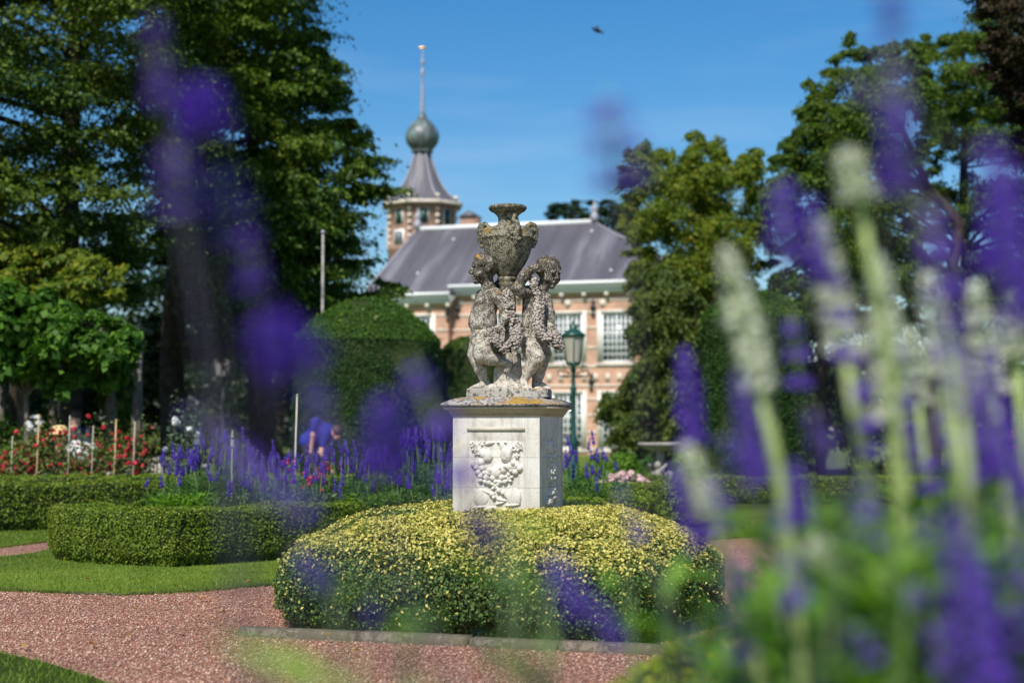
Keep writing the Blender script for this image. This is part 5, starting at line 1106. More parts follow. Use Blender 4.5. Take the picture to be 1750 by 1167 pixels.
N_(420, 400, 440, 520, .70, 'p', 'faint violet spike above the dark lamp post', .8, 3)
N_(450, 540, 515, 640, .66, 'p', 'bright violet blur at the edge of the domed yew', 1.6, 0)
N_(320, 705, 525, 880, .62, 'p', 'slanting violet blur over the middle of the salvia bed', .9, 2)
N_(530, 590, 545, 750, .72, 'p', 'pale violet blur in front of the bending gardener', .9, 1)
N_(655, 680, 668, 820, .72, 'p', 'upright bright violet blur centred on the domed yew', 1.7, 0)
N_(690, 590, 790, 830, .72, 'p', 'violet blur slanting down over the pedestal corner', 1.2, 1)
N_(795, 870, 845, 935, .90, 'p', 'small dark violet blur over the golden bed below the relief', 1.2, 0)
N_(510, 945, 565, 1010, .95, 'p', 'small violet blur on the left shoulder of the golden bed', 1.1, 0)
N_(615, 1005, 650, 1075, .95, 'p', 'pale small violet blur low on the golden bed', .6, 3)
N_(940, 955, 1005, 1055, .85, 'p', 'violet blur in the middle of the golden bed front', 1.1, 0)
N_(1025, 1045, 1060, 1100, .95, 'p', 'small violet blur just above the kerb stones', .7, 0)
N_(820, 1090, 845, 1140, .95, 'p', 'tiny violet blur over the kerb and gravel', .5, 3)
N_(1036, 150, 1058, 320, .74, 'p', 'pale violet spike alone against the open sky', 1.7, 1)
N_(1512, -60, 1530, 55, .62, 'p', 'violet spike tip at the very top above the robinia', .75, 2)
N_(1505, 70, 1545, 300, .66, 'p', 'dark violet spike across the robinia crown', .95, 2)
N_(1450, 150, 1590, 215, .75, 'p', 'violet spike bent sideways across the robinia branches', .7, 3)
N_(1560, 300, 1640, 560, .72, 'p', 'violet spike before the straight ash trunk', 1.0, 2)
N_(1690, 250, 1762, 560, .62, 'p', 'broad deep violet spike at the right picture edge', 1.3, 0)
N_(1322, 300, 1352, 450, 1.0, 'p', 'slender violet spike left of the tallest white one', .8, 1)
N_(1385, 340, 1405, 480, 1.1, 'p', 'violet spike touching the white spike tops', .9, 0)
N_(1168, 598, 1188, 765, 1.9, 'p', 'crisper violet spike beside the weeping tree', 1.5, 0, leaves=12)
N_(1352, 525, 1366, 665, 1.9, 'p', 'crisper violet spike between two white ones', 1.3, 1, leaves=12)
N_(1262, 640, 1300, 830, 1.35, 'p', 'deep violet spike under the leftmost upright white one', 1.1, 0, leaves=14)
N_(1240, 735, 1262, 800, 1.5, 'p', 'short violet spike beside the deep violet one', 1.1, 1, leaves=10)
N_(1058, 835, 1105, 945, 1.15, 'p', 'faint violet spike in front of the box hedge corner', .6, 3)
N_(1150, 800, 1205, 935, 1.25, 'p', 'violet spike over the right shoulder of the golden bed', 1.1, 0, leaves=8)
N_(1385, 690, 1420, 800, 1.4, 'p', 'violet spike half hidden among the white stems', 1.1, 1, leaves=14)
N_(1455, 560, 1490, 780, 1.2, 'p', 'violet spike between the two tallest white ones', 1.0, 2, leaves=16)
N_(1640, 590, 1690, 830, 1.25, 'p', 'tall violet spike low behind the right white ones', 1.3, 0, leaves=16)
N_(1552, 740, 1590, 840, 1.9, 'p', 'small far violet spike seen through the white stems', 1.3, 1, leaves=12)
N_(1590, 500, 1640, 700, 1.1, 'p', 'violet spike behind the middle white spike', .9, 2, leaves=14)
N_(1715, 700, 1752, 860, 1.3, 'p', 'violet spike cut by the right picture edge', 1.2, 0, leaves=14)
N_(1625, 880, 1690, 1190, .72, 'p', 'wide dark violet blur low in the right corner', 1.5, 0, leaves=10)
N_(1560, 1000, 1640, 1180, .80, 'p', 'violet blur beside the wide dark one in the corner', .9, 3, leaves=10)
N_(1335, 870, 1372, 1080, .90, 'p', 'muted violet blur over the green leaves', .9, 3, leaves=10)
N_(1232, 1035, 1275, 1115, 1.0, 'p', 'violet blur on top of the golden hedge', .9, 1, leaves=6)
N_(1170, 1080, 1205, 1150, 1.1, 'p', 'faint violet blur at the golden hedge end', .7, 3, leaves=4)
N_(1455, 1060, 1490, 1130, 1.0, 'p', 'small violet blur among the lowest leaves', .8, 1, leaves=8)
N_(1240, 425, 1300, 665, 1.02, 'w', 'leftmost upright white salvia spike, slightly leaning', 1.15, 0, leaves=8, stemr=.004)
N_(1172, 755, 1215, 880, .98, 'w', 'low white salvia spike beside the bird bath', .8, 1, stemr=.003)
N_(1447, 252, 1468, 345, .98, 'w', 'tallest white salvia spike reaching the robinia', 1.0, 1, leaves=8, stemr=.003)
N_(1400, 375, 1445, 610, 1.02, 'w', 'white spike just below the tallest one', 1.15, 2, leaves=8, stemr=.004)
N_(1500, 440, 1528, 720, 1.0, 'w', 'longest dense white spike with the thickest stem', 1.3, 0, leaves=8, stemr=.005)
N_(1585, 460, 1612, 650, 1.15, 'w', 'white spike on a straight pale stem', 1.3, 1, leaves=8, stemr=.0045)
N_(1665, 480, 1695, 670, 1.15, 'w', 'white spike second from the right picture edge', 1.2, 2, leaves=8, stemr=.004)
N_(1555, 560, 1570, 690, 1.25, 'w', 'short white spike half hidden beside the thickest stem', .9, 2, leaves=8, stemr=.003)
N_(1625, 560, 1640, 700, 1.3, 'w', 'slim white spike between the right white spikes', .9, 0, leaves=8, stemr=.003)
N_(1728, 495, 1738, 610, 1.2, 'w', 'short white spike touching the right picture edge', 1.2, 0, leaves=8, stemr=.004)
N_(1380, 925, 1455, 975, .85, 'w', 'blurred white spike lying across the green leaves', .7, 1)

for i, (a_, b_, c_, d_, z_, th_, lab_) in enumerate((
    (1725, 285, 1700, 470, .80, 1.7, 'deep violet spike above the short white one at the edge'), (1600, 330, 1625, 500, .95, 1.3, 'violet spike between the robinia branches and the ash trunk'), (1545, 120, 1520, 330, .85, 1.3, 'violet spike crossing the top of the robinia crown'),
    (1345, 310, 1335, 430, 1.15, 1.4, 'violet spike over the dark tree left of the robinia'), (1425, 430, 1440, 620, 1.2, 1.1, 'violet spike tucked behind the tallest white spike'), (1545, 600, 1552, 780, 1.25, 1.2, 'violet spike behind the thickest white stem'),
    (1690, 600, 1700, 820, 1.15, 1.5, 'dense violet spike under the short white one'), (1605, 690, 1622, 800, 1.2, 1.3, 'violet spike beside the straight pale stem'), (1475, 820, 1490, 930, 1.1, 1.2, 'violet spike low between the thick pale stems'),
    (1355, 790, 1372, 900, 1.15, 1.1, 'violet spike low right of the bird bath'), (1215, 800, 1235, 905, 1.2, 1.3, 'violet spike above the gravel gap'), (1740, 880, 1735, 1100, .95, 1.7, 'violet spike at the right edge below the leaves'),
    (1660, 960, 1665, 1120, .9, 1.8, 'broad violet spike in the lower right leaves'), (1265, 940, 1262, 1010, 1.3, 1.0, 'small violet spike in front of the gravel gap'), (1580, 880, 1590, 960, 1.2, 1.1, 'small violet spike under the far one seen through stems'))):
    N_(a_, b_, c_, d_, z_, 'p', lab_, th_ * .85, i % 3, leaves=10 if b_ > 400 else 0)
# leafy growth of the near bed: one plant per clump
def leafy(x, y, h, n, seed, label, mat='salvia_leaf_near', L=.10, spread=.17, group='leafy salvia clumps in the near bed', lo=.25):
    g = np.random.default_rng(seed); o = empty('salvia_clump', (x, y, 0)); tag(o, label, 'salvia', group); mb = MB(); Pt = []; D = []
    for k in range(7):
        a = g.uniform(0, 6.28); r = g.uniform(.02, spread); tip = np.array([math.cos(a) * r, math.sin(a) * r, h * g.uniform(.82, 1.02)]); mid = tip * [.35, .35, .5]
        tt = np.linspace(0, 1, 8)[:, None]; cv = (1 - tt) ** 2 * 0 + 2 * tt * (1 - tt) * mid + tt ** 2 * tip; mb.tube(cv, np.linspace(.005, .002, 8), 6)
        t = g.uniform(lo, 1, n // 7); Pt.append(2 * (t * (1 - t))[:, None] * mid + (t ** 2)[:, None] * tip); aa = g.uniform(0, 6.28, n // 7); D.append(np.stack([np.cos(aa), np.sin(aa), g.uniform(0, .9, n // 7)], 1))
    mb.build('stem', M['stem_dark'], o); Pt = np.concatenate(Pt); D = np.concatenate(D); Pt = Pt + D * L * .5
    Vl, Fl = leaf_quads(Pt, np.stack([-D[:, 0] * .5, -D[:, 1] * .5, np.ones(len(D))], 1), L, L * .20, .3, tdir=D, tj=.15, g=g); mb = MB(); mb.add(Vl, Fl); mb.build('foliage', M[mat], o)
    return o
gq = np.random.default_rng(91)
where = ['at the right picture edge', 'under the tallest white spikes', 'under the leftmost upright white spike', 'between the gravel and the golden hedge']
for i in range(52):
    px = gq.uniform(1345, 1830); z = (1.85 + 1.5 * gq.random()) if i % 12 else gq.uniform(1.3, 1.6); py = np.interp(px, [1320, 1400, 1500, 1750], [1000, 880, 820, 790]) + gq.uniform(0, 200) * (1 if i % 3 else .2)
    py += (60 if z < 1.6 else 0); c = P(px, py, z); leafy(c[0], c[1], c[2], 220, 200 + i, ('closest' if z < 1.6 else 'middle' if z < 2.6 else 'far') + ' leafy salvia clump ' + ('beside the gravel' if px < 1400 else 'under the tallest white spikes' if px < 1540 else 'under the white spike on a straight stem' if px < 1680 else 'at the right picture edge'), lo=.5)
for i, (px, py, z, n, lab) in enumerate(((640, 1035, 1.25, 21, 'blurred leafy shoot over the left kerb blocks and gravel'), (700, 1100, 1.1, 21, 'blurred leaves over the gravel below the golden bed'), (880, 905, 1.5, 14, 'faint leafy shoot before the golden bed centre'), (1140, 1000, 1.9, 14, 'leafy shoot before the right shoulder of the golden bed'))):
    c = P(px, py, z); leafy(c[0], c[1], c[2], n, 240 + i, lab, spread=.05, group='single leafy shoots over the gravel', lo=.75)

# the bed behind the first hedge
def bed_plant(x, y, kind, seed, label, group, h=.62):
    g = np.random.default_rng(seed); leafm = {'p': 'salvia_leaf', 'g': 'salvia_leaf', 'r': 'salvia_leaf', 'f': 'fresh_leaf', 's': 'grey_leaf'}[kind]
    o = empty('salvia_plant' if kind in 'pw' else 'red_penstemon' if kind == 'r' else 'leafy_perennial', (x, y, 0)); tag(o, label, 'perennial', group)
    n = 420; t = g.random(n); a = g.uniform(0, 6.28, n); r = .05 + .20 * g.random(n) ** .6 * (.5 + .5 * t); Pt = np.stack([np.cos(a) * r, np.sin(a) * r, .05 + t * h * .95], 1); D = np.stack([np.cos(a), np.sin(a), g.uniform(.1, 1.1, n)], 1)
    Vl, Fl = leaf_quads(Pt, np.stack([-D[:, 0] * .4, -D[:, 1] * .4, np.ones(n)], 1), .062, .016 if kind != 'f' else .026, .4, tdir=D, tj=.3, g=g); mb = MB(); mb.add(Vl, Fl)
    mb.build('foliage', M[leafm], o)
    ns = {'p': int(g.integers(3, 7)), 'g': 2, 'r': 3, 'f': 1, 's': 2}[kind]
    for k in range(ns):
        a = g.uniform(0, 6.28); r = g.uniform(.02, .2); hh = h + g.uniform(.02, .26); b = Vector((math.cos(a) * r, math.sin(a) * r, hh)); tl = Vector((g.normal(0, .02), g.normal(0, .02), .13 * g.uniform(.7, 1.3)))
        if kind != 'f' or g.random() < .4:
            s = link_mesh('flower_spike', PFAR[int(g.integers(0, 3))], o); s.matrix_local = orient(b, b + tl, .16) @ Matrix.Diagonal((1.15, 1.15, 1, 1))
            mb = MB(); mb.tube([(b[0] * .4, b[1] * .4, h * .4), tuple(b)], .0025, 5); mb.build('stem', M['stem_dark'], o)
    if kind == 'r':
        for k in range(13):
            a = g.uniform(0, 6.28); r = g.uniform(.02, .2); c = (math.cos(a) * r, math.sin(a) * r, h * g.uniform(.8, 1.35)); s = link_mesh('blossom', REDB, o); s.location = c; s.rotation_euler = (g.uniform(0, 3), 0, g.uniform(0, 6)); s.scale = (g.uniform(.6, 1.0),) * 3
    return o
def bloom_mesh(name, mat, r, seed, n=26):
    g = np.random.default_rng(seed); v = unit(g.normal(size=(n, 3))); v[:, 2] = np.abs(v[:, 2]) * .8; Vl, Fl = leaf_quads(v * r * g.uniform(.4, .8, (n, 1)), v, r * 1.0, r * .9, .3, .2, g=g); mb = MB(); mb.add(Vl, Fl); mb.sph((0, 0, 0), r * .45, 8, 6); o = mb.build(name, mat); me = o.data; bpy.data.objects.remove(o); return me
REDB = bloom_mesh('red bloom', M['red_flower'], .022, 1); ROSE = bloom_mesh('rose bloom', M['red_flower'], .038, 2, 34); PINK = bloom_mesh('pink bloom', M['pink_flower'], .045, 3, 34); WHB = bloom_mesh('white bloom', M['white_bloom'], .05, 4, 34)
g = np.random.default_rng(31)
xs_ = np.linspace(282, 770, 26)
gl = {'p': ('blue salvia plant in the bed behind the bowed box hedge', 'blue salvias behind the bowed box hedge'), 'g': ('dark leaved plant low among the blue salvias', 'leafy plants among the salvias'), 'r': ('red flowered plant in the bed by the thin cane', 'red flowered plants by the thin cane'), 'f': ('fresh bright green plant at the bed front', 'bright green plants at the bed front'), 's': ('grey green plant at the front of the salvia bed', 'grey green plants in the salvia bed')}
for i, x in enumerate(xs_):
    for row, (dd, hh) in enumerate(((14.2, .50), (14.9, .60), (15.7, .64))):
        k = 'p'
        if row == 0: k = 'f' if (x < 370 or 600 < x < 650) else ('g' if g.random() < .3 else 's')
        elif 485 < x < 600 and row >= 1 and g.random() < .65: k = 'r'
        elif row == 1 and g.random() < .2: k = 'g'
        if row == 2 and x < 300: continue
        c = P(x + g.uniform(-9, 9), 800, dd + g.uniform(-.15, .2)); where_ = ('front', 'middle', 'back')[row] + ' row, ' + ('left bed end' if x < 350 else 'before the dark lamp post' if x < 440 else 'left of the white cane' if x < 510 else 'right of the white cane' if x < 590 else 'before the domed yew' if x < 690 else 'beside the pedestal'); short = {'p': 'blue salvia clump', 'g': 'dark leaved plant', 'r': 'red flowered plant', 'f': 'bright green plant', 's': 'grey green plant'}[k]; bed_plant(c[0], c[1], k, 300 + i * 3 + row, short + ' in the ' + where_, gl[k][1], hh * g.uniform(.9, 1.1) + (.14 if 690 < x < 760 and k == 'p' else 0) + (.1 if 330 < x < 430 and row else 0))
w = P(397, 735, 14.6); o = empty('salvia_plant', (w[0], 14.6, 0)); s = link_mesh('flower_spike', WFAR, o); s.matrix_local = orient((0, 0, w[2] - .17), (0, 0, w[2]), .13); mb = MB(); mb.tube([(0, 0, 0), (0, 0, w[2] - .17)], .005, 6); mb.build('stem', M['stem'], o); tag(o, 'single white salvia spike among the blue ones', 'salvia')
# right of the pedestal
for i, (x, dd, k, hh) in enumerate([(975, 15.6, 'p', .62), (1000, 15.5, 'g', .60), (1025, 15.8, 'p', .62), (1045, 15.6, 'g', .50), (985, 16.6, 'p', .72), (1015, 16.8, 'p', .75), (965, 16.2, 'g', .7), (1040, 16.6, 'g', .58), (1055, 17, 'g', .5)]):
    c = P(x, 800, dd); bed_plant(c[0], c[1], k, 400 + i, ['green perennial with dark spikes touching the pedestal on its right', 'green perennial in front of the dark lamp post foot', 'green perennial with spikes left of the phlox', 'low green perennial next to the pink phlox', 'tall spiked perennial just behind the pedestal corner', 'tall spiked perennial right of the lamp post foot', 'tall green perennial hugging the pedestal back', 'green perennial behind the left phlox', 'low perennial at the box hedge corner'][i], 'perennials right of the pedestal', hh)
# bright shrub, phlox
def shrub(px, d, ytop, wpx, mat, label, name='leafy_shrub', n=5000, leaf=.07, seed=0, blooms=None, nb=0, group=None, bl=(.3, 1)):
    g = np.random.default_rng(seed + 900); c = P(px, ytop, d); H = c[2]; r = wpx * mpp(d) / 2; o = empty(name, (c[0], d, 0)); tag(o, label, 'shrub', group)
    v = unit(g.normal(size=(n, 3))); v[:, 2] = np.abs(v[:, 2]); rr = g.random(n)[:, None] ** .35; Pt = v * rr * [r, r * .8, H]; Pt = Pt * (1 + .18 * vnoise(v * 2.0, 2.2, seed))[:, None]; Pt[:, 2] = np.where(g.random(n) < .4, Pt[:, 2] * g.random(n), Pt[:, 2])
    Vl, Fl = leaf_quads(Pt, v + [0, 0, .4], leaf, leaf * .6, .6, g=g); mb = MB(); mb.add(Vl, Fl); mb.build('foliage', mat, o)
    mb = MB()
    for k in range(5): a = k * 1.3; mb.tube([(0, 0, 0), (math.cos(a) * r * .2, math.sin(a) * r * .2, H * .4), (math.cos(a) * r * .5, math.sin(a) * r * .5, H * .8)], [.02, .014, .006], 6)
    mb.build('stem', M['bark'], o)
    for k in range(nb):
        a = g.uniform(math.pi, 2 * math.pi); z = g.uniform(*bl); q = math.sqrt(max(0, 1 - z * z)); s = link_mesh('blossom', blooms, o); s.location = (math.cos(a) * r * q * 1.0 + g.normal(0, .03), math.sin(a) * r * q * .85, z * H * g.uniform(.92, 1.05)); s.rotation_euler = (g.uniform(.3, 1.3), 0, g.uniform(-1, 1)); s.scale = (g.uniform(.8, 1.3),) * 3
    return o
shrub(1020, 29, 772, 70, M['fresh_leaf'], 'bright green shrub under the house windows beside the lamp post', seed=1)
shrub(1065, 30, 768, 90, M['fresh_leaf'], 'rounded bright shrub left of the bird bath', seed=2)
shrub(1175, 29, 770, 80, M['fresh_leaf'], 'leafy bright shrub right of the bird bath', seed=3)
shrub(1100, 31, 785, 70, M['salvia_leaf'], 'darker green shrub directly behind the bird bath', seed=4)
for i, (x, y) in enumerate(((1038, 815), (1056, 812), (1078, 808), (1098, 820))): shrub(x, 20 + .2 * i, y, 42, M['salvia_leaf'], 'pale pink phlox clump blooming over the box hedge by the bird bath', 'phlox_plant', n=900, leaf=.05, seed=20 + i, blooms=PINK, nb=9, group='pink phlox by the bird bath', bl=(.75, 1))
# shrubs low left
shrub(315, 21, 690, 78, M['grey_leaf'], 'grey leaved shrub with a few small white blooms beside the thick trunk', n=5000, leaf=.055, seed=5, blooms=WHB, nb=5, bl=(.6, 1))
shrub(-10, 22.5, 715, 130, M['vine_leaf'], 'broad leaved light green shrub under the vine arch edge', seed=6, n=6000, leaf=.11)
shrub(75, 23, 705, 90, M['vine_leaf'], 'light green hydrangea with a white flower head behind the roses', name='hydrangea', seed=7, n=4500, leaf=.10)
hy = P(62, 727, 22.2); o = bpy.data.objects['hydrangea']
for k in range(16): s = link_mesh('blossom', WHB, o); gg = unit(np.random.default_rng(k).normal(size=3)); s.location = (hy[0] - o.location[0] + gg[0] * .11, 22.2 - 23 + gg[1] * .09, hy[2] + gg[2] * .12)
def arbor():
    d = 25; c = P(208, 650, d); o = empty('arborvitae', (c[0], d, 0)); tag(o, 'small bright conical conifer behind the staked roses', 'conifer'); H = P(208, 640, d)[2]; g = np.random.default_rng(3); n = 9000; t = g.random(n); a = g.uniform(0, 6.28, n); r = .32 * (1 - t) ** .7 * g.random(n) ** .3 + .02
    Pt = np.stack([np.cos(a) * r, np.sin(a) * r, .1 + t * (H - .1)], 1); Vl, Fl = leaf_quads(Pt, np.stack([np.cos(a), np.sin(a), a * 0 + .3], 1), .07, .03, .5, tdir=np.tile([0, 0, 1.], (n, 1)), g=g); mb = MB(); mb.add(Vl, Fl); mb.build('crown', M['yew_bright'], o); mb = MB(); mb.tube([(0, 0, 0), (0, 0, H * .8)], [.04, .01], 6); mb.build('trunk', M['bark'], o)
arbor()
# staked standard roses
stakes = [(20, 745, 'p'), (65, 708, 'b'), (118, 710, 'p'), (158, 727, 'p'), (197, 716, 'b'), (229, 720, 'p')]
slab_ = ['pale short cane farthest along the rose row beside a leaning prop', 'brown cane tied to the rose below the white hydrangea', 'pale cane standing in front of the two seated people', 'pinkish cane in the open gap of the rose row', 'thick yellow bamboo cane, the brightest of the row', 'greenish cane in front of the pale bench']
for i, (x, y, k) in enumerate(stakes):
    c = P(x, y, 20.6); mb = MB(); lean = (-.05, 0, 0) if i else (-.06, 0, 0); mb.tube([(lean[0], 0, 0), (0, 0, c[2] * .5), (.012, 0, c[2])], [.011 if k == 'b' else .007] * 3, 8)
    for q in range(1, 5): z = c[2] * q / 5; mb.tube([(lean[0] * (1 - z / c[2]), 0, z - .006), (lean[0] * (1 - z / c[2]), 0, z + .006)], .013 if k == 'b' else .009, 8)
    o = mb.build('garden_cane', M['bamboo'] if k == 'b' else M['pale_cane']); o.location = (c[0], 20.6, 0); tag(o, slab_[i], 'garden cane', 'canes in the rose row')
c = P(508, 675, 15.2); mb = MB(); mb.tube([(-.035, 0, 0), (0, 0, c[2])], .009, 8); mb.sph((0, 0, c[2]), .012, 8, 6); o = mb.build('garden_cane', M['pale_cane']); o.location = (c[0], 15.2, 0); tag(o, 'single thin white cane standing in the salvia bed', 'garden cane')
rl = [(12, 775, 100, 40, 'red rose bush cut off by the left picture edge'), (48, 745, 90, 34, 'red rose bush beneath the white hydrangea head'), (90, 735, 80, 34, 'tall red rose bush beside the brown cane'), (125, 772, 70, 26, 'red rose bush before the person in white'), (160, 745, 80, 26, 'red rose bush around the pinkish cane'), (205, 752, 80, 34, 'red rose bush by the yellow bamboo cane'), (240, 742, 62, 24, 'last red rose bush of the row above the bench')]
for i, (x, y, w, nb, lab) in enumerate(rl):
    g = np.random.default_rng(60 + i); d = 20.9; c = P(x, y, d); r = w * mpp(d) / 2; o = empty('rose_bush', (c[0], d, 0)); tag(o, lab, 'rose bush', 'red roses in the staked row'); H = c[2]; n = 1000
    v = g.normal(size=(n, 3)) * [r * .55, r * .5, .19]; Pt = v + [0, 0, H - .30]; Pt[:, 2] = np.maximum(Pt[:, 2], .1); Vl, Fl = leaf_quads(Pt, unit(v) + [0, 0, .5], .05, .034, .6, g=g); mb = MB(); mb.add(Vl, Fl); mb.build('foliage', M['rose_leaf'], o)
    mb = MB()
    for k in range(4): mb.tube([(0, 0, 0), (g.normal(0, .05), g.normal(0, .05), H * .4), (g.normal(0, r * .5), g.normal(0, .1), H - .1)], [.012, .009, .004], 6)
    mb.build('stem', M['bark'], o)
    for k in range(int(nb * .8)): s = link_mesh('blossom', ROSE, o); s.location = (g.normal(0, r * .6), -abs(g.normal(0, .16)), max(.25, H - .26 + g.normal(0, .20))); s.rotation_euler = (g.uniform(.3, 1.4), 0, g.uniform(-1, 1)); s.scale = (g.uniform(.6, 1.1),) * 3
# roses and cane at the far right edge
o = shrub(1738, 20, 730, 60, M['rose_leaf'], 'red rose bush far right between the violet spikes', 'rose_bush', n=1500, leaf=.05, seed=70, blooms=REDB, nb=22)
c = P(1748, 703, 19.5); mb = MB(); mb.tube([(0, 0, 0), (.01, 0, c[2])], .013, 8); mb.sph((.01, 0, c[2]), .015, 8, 6); q = mb.build('garden_cane', M['pale_cane']); q.location = (c[0], 19.5, 0); tag(q, 'white cane beside the far right rose bush', 'garden cane')
# low wall and bench behind the roses
c0, c1 = P(-60, 790, 22.8), P(205, 790, 22.8); zw = P(100, 791, 22.8)[2]
mb = MB(); o = empty('low_wall', (0, 22.8, 0)); mb.box(c0[0], c1[0], -.15, .15, 0, zw - .06); mb.build('masonry', M['basin'], o); mb = MB(); mb.box(c0[0] - .02, c1[0] + .03, -.2, .2, zw - .06, zw); mb.build('coping', M['kerb'], o); tag(o, 'low grey stone wall behind the rose row', 'low wall')
def bench():
    d = 22.0; a, b = P(207, 790, d), P(258, 790, d); zt_ = P(230, 781, d)[2]; w = b[0] - a[0] + .1; o = empty('garden_bench', (a[0], d, 0)); tag(o, 'weathered pale wooden bench with slatted back beyond the last roses', 'bench')
    mb = MB(); W_ = 1.25
    for k in range(14): mb.box(k * .052, k * .052 + .04, -.01, .012, .36, zt_ - .07)
    mb.box(-.05, .74, -.02, .022, zt_ - .069, zt_); mb.box(-.05, .74, -.018, .02, .30, .36); mb.build('backrest', M['bench_wood'], o)
    mb = MB()
    for k in range(5): mb.box(-.03, .74, -.10 - k * .085, -.03 - k * .085, .40, .425)
    mb.build('seat', M['bench_wood'], o)
    for x in (-.09, .741):
        for y in (-.46, -.03): mb = MB(); mb.box(x, x + .05, y, y + .055, 0, zt_ + .05 if y > -.2 else .62); mb.build('leg', M['bench_wood'], o)
        mb = MB(); mb.box(x - .01, x + .06, -.5, -.031, .62, .65); mb.build('armrest', M['bench_wood'], o)
bench()
c = P(262, 797, 23.5); mb = MB(); z = P(262, 797, 23.5)[2]; o = empty('garden_bench', (c[0], 23.5, 0)); tag(o, 'second pale bench seen edge on beside the thick trunk', 'bench')
mb.box(0, .9, -.03, .0, z - .03, z + .04); mb.box(0, .9, -.025, 0, z - .2, z - .12); mb.build('backrest', M['bench_wood'], o); mb = MB(); mb.box(0, .9, -.45, -.04, .40, .43); mb.build('seat', M['bench_wood'], o)
for x in (0.001, .85): mb = MB(); mb.box(x, x + .049, -.44, -.39, 0, .399); mb.build('leg', M['bench_wood'], o); mb = MB(); mb.box(x, x + .049, .001, .05, 0, z + .04); mb.build('leg', M['bench_wood'], o)
# pergola with a vine over it
def pergola():
    d = 23; o = empty('pergola', (P(100, 700, d)[0], d, 0)); tag(o, 'dark timber pergola frame carrying the vine', 'pergola'); X = o.location.x; z = P(100, 575, d)[2]
    for px in (-60, 40, 190):
        for y in (0, 1.6): mb = MB(); x = P(px, 700, d)[0] - X; mb.box(x - .07, x + .07, y - .07, y + .07, 0, z); mb.build('post', M['bark_grey'], o)
    for y in (0, 1.6): mb = MB(); mb.box(P(-90, 700, d)[0] - X, P(200, 700, d)[0] - X, y - .05, y + .05, z + .001, z + .14); mb.build('beam', M['bark_grey'], o)
    for k in range(7): mb = MB(); x = P(-80 + k * 47, 700, d)[0] - X; mb.box(x - .04, x + .04, -.4, 2.0, z + .142, z + .22); mb.build('rafter', M['bark_grey'], o)
pergola()
tree('grape_vine', [(-140, 492), (20, 488), (60, 495), (120, 508), (175, 535), (210, 570), (222, 610), (212, 640), (190, 670), (165, 640), (120, 650), (100, 690), (60, 640), (30, 660), (-10, 640), (-140, 680)], 22.3, .9, .13, 190, 27, 150, M['vine_leaf'], 'bright large leaved vine tumbling over the pergola', cat='vine', trunk=[(48, 800, 6), (42, 680, 5), (60, 560, 3)], limbs=10, seed=60, flat=.7, droop=.4, up=.5, minr=.5, asp=.9, bark='bark_grey')
tree('grape_vine', [(165, 560), (205, 570), (214, 650), (205, 720), (175, 700)], 23.2, .4, .10, 26, 20, 110, M['olive_leaf'], 'trailing darker vine strand hanging down the pergola end', cat='vine', seed=61, flat=1.0, droop=.6, up=.3)

# ================================================================== PEOPLE AND BIRD
def figure(px, py, d, pose, shirt, label, hat=None, face=(1, 0, -.3)):
    """pose: joints in metres relative to the head centre, in the picture plane (x right, z up, y away)"""
    h = P(px, py, d); o = empty('person', (h[0], d, 0)); tag(o, label, 'person'); b = np.array([h[0], d, 0]); hh = np.array([0, 0, h[2]])
    J = {k: hh + np.array(v) for k, v in pose.items()}
    lo = np.min([*J.values(), hh], 0) - .3; hi = np.max([*J.values(), hh], 0) + .3; lo[2] = max(lo[2], -.02)
    S = Sculpt(lo, hi, .018); sculpt_head(S, hh, face, .095, curls=False, k=.012); S.cap(hh + [0, 0, 0], J['neck'], .055, .06, .03)
    S.chain([J['neck'], J['chest'], J['hip']], [.09, .13, .13], .05)
    for s in 'ab':
        S.chain([J['sh' + s], J['el' + s], J['wr' + s]], [.055, .042, .032], .02); w = J['wr' + s]; dv = unit(w - J['el' + s]); S.ell(w + dv * .05, (.03, .03, .045), .01)
        for k in range(4): S.cap(w + dv * .08 + np.array([(k - 1.5) * .018, 0, 0]), w + dv * .14 + np.array([(k - 1.5) * .022, -.01, 0]), .010, .008, .004)
        S.cap(w + dv * .04, w + dv * .08 + np.array([.04, -.01, 0]), .011, .009, .006)
        S.chain([J['hip'], J['kn' + s], J['an' + s], J['an' + s] + np.array([.02, -.16, -.02])], [.10, .065, .045, .035], .03)
    V, Q = S.mesh(); mb = MB(); mb.add(V, Q); mb.build('body', M['skin'], o, smooth=True)
    S = Sculpt(lo, hi, .018); S.chain([J['neck'] * .8 + J['chest'] * .2, J['chest'], J['hip']], [.115, .155, .15], .05)
    for s in 'ab': S.chain([J['sh' + s], J['sh' + s] * .4 + J['el' + s] * .6], [.075, .06], .03)
    V, Q = S.mesh(); mb = MB(); mb.add(V, Q); mb.build('shirt', M[shirt], o, smooth=True)
    S = Sculpt(lo, hi, .018)
    for s in 'ab': S.chain([J['hip'], J['kn' + s], J['an' + s]], [.135, .085, .065], .04)
    V, Q = S.mesh(); mb = MB(); mb.add(V, Q); mb.build('trousers', M['trousers'], o, smooth=True)
    f, s2, u2 = frame(face); mb = MB(); mb.sph(hh + (-.022) * f + .03 * u2, (.105, .088, .098), 16, 10, 0, np.array([f, s2, u2]).T); mb.build('hair', M['hair'], o, smooth=True)
    if hat: mb = MB(); mb.lathe([(.20, .0), (.21, .008), (.11, .03), (.105, .10), (.07, .13), (.01, .135)], hh + [0, 0, .06], 20); mb.build('hat', M['straw'], o, smooth=True)
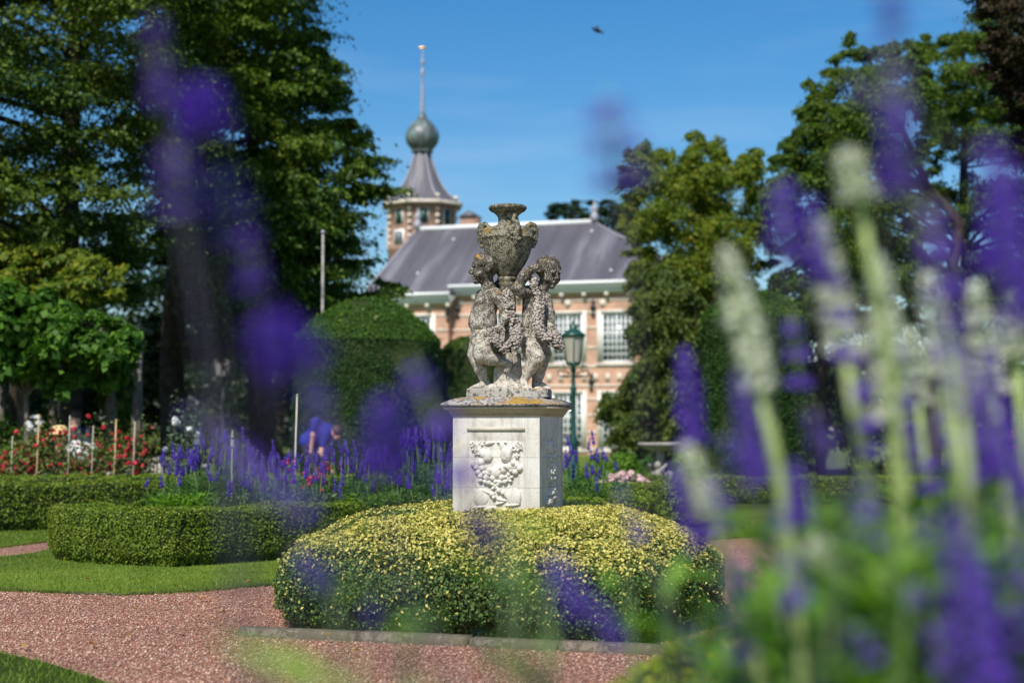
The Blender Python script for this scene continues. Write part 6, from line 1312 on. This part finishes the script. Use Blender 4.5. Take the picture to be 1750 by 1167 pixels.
bend = dict(neck=(-.10, .02, .03), chest=(-.22, .03, .02), hip=(-.42, .05, -.12), sha=(-.14, -.17, -.0), ela=(-.20, -.20, -.28), wra=(-.10, -.18, -.48), shb=(-.30, -.10, .18), elb=(-.33, -.12, -.02), wrb=(-.36, -.1, -.22), kna=(-.36, -.06, -.55), ana=(-.42, -.08, -1.0), knb=(-.40, .12, -.55), anb=(-.46, .12, -1.0))
figure(574, 741, 24, bend, 'blue_shirt', 'gardener in a blue shirt bending down in front of the domed yew', face=(.75, -.35, -.6))
sit = dict(neck=(.0, .02, -.16), chest=(.03, .03, -.32), hip=(.06, .06, -.66), sha=(-.16, .0, -.2), ela=(-.22, -.06, -.45), wra=(-.12, -.28, -.55), shb=(.18, .0, -.2), elb=(.24, -.06, -.45), wrb=(.14, -.28, -.55), kna=(-.06, -.38, -.62), ana=(-.06, -.36, -1.1), knb=(.16, -.38, -.62), anb=(.16, -.36, -1.1))
figure(128, 715, 22.4, sit, 'navy', 'person in a dark jacket sitting behind the roses', face=(-.3, -.8, -.3))
sit2 = {k: (v[0] * 1.0 + (.16 if k in ('neck',) else .30 if k in ('chest', 'sha', 'shb') else .42 if k == 'hip' else .2), v[1], v[2] * (.62 if not k.startswith('an') else .85)) for k, v in sit.items()}
sit2['ela'] = (.10, -.14, -.22); sit2['wra'] = (.14, -.3, -.08)
figure(102, 750, 21.9, sit2, 'white_shirt', 'person in a white shirt and straw hat stooping behind the roses', hat=True, face=(-.5, -.6, -.5))
b = P(1020, 53, 45); o = empty('bird', tuple(b)); S = Sculpt((-.3, -.3, -.2), (.3, .3, .25), .012)
S.ell((0, 0, 0), (.13, .05, .05), .02); S.ell((-.13, 0, .02), (.04, .035, .035), .02); S.cap((-.16, 0, .015), (-.20, 0, .01), .012, .004, .01); S.cap((.1, 0, .0), (.22, .0, .02), .03, .018, .02)
S.chain([(.0, -.03, .02), (.02, -.14, .06), (.08, -.26, .02)], [.045, .03, .012], .02); S.chain([(.0, .03, .02), (.02, .14, .08), (.06, .26, .10)], [.045, .03, .012], .02)
V, Q = S.mesh(); mb = MB(); mb.add(V, Q); mb.build('body', M['bird'], o, smooth=True); tag(o, 'small black bird flying across the blue sky', 'bird'); o.rotation_euler = (R(30), R(15), R(25))
print('faces', sum(len(m_.polygons) for m_ in bpy.data.meshes))
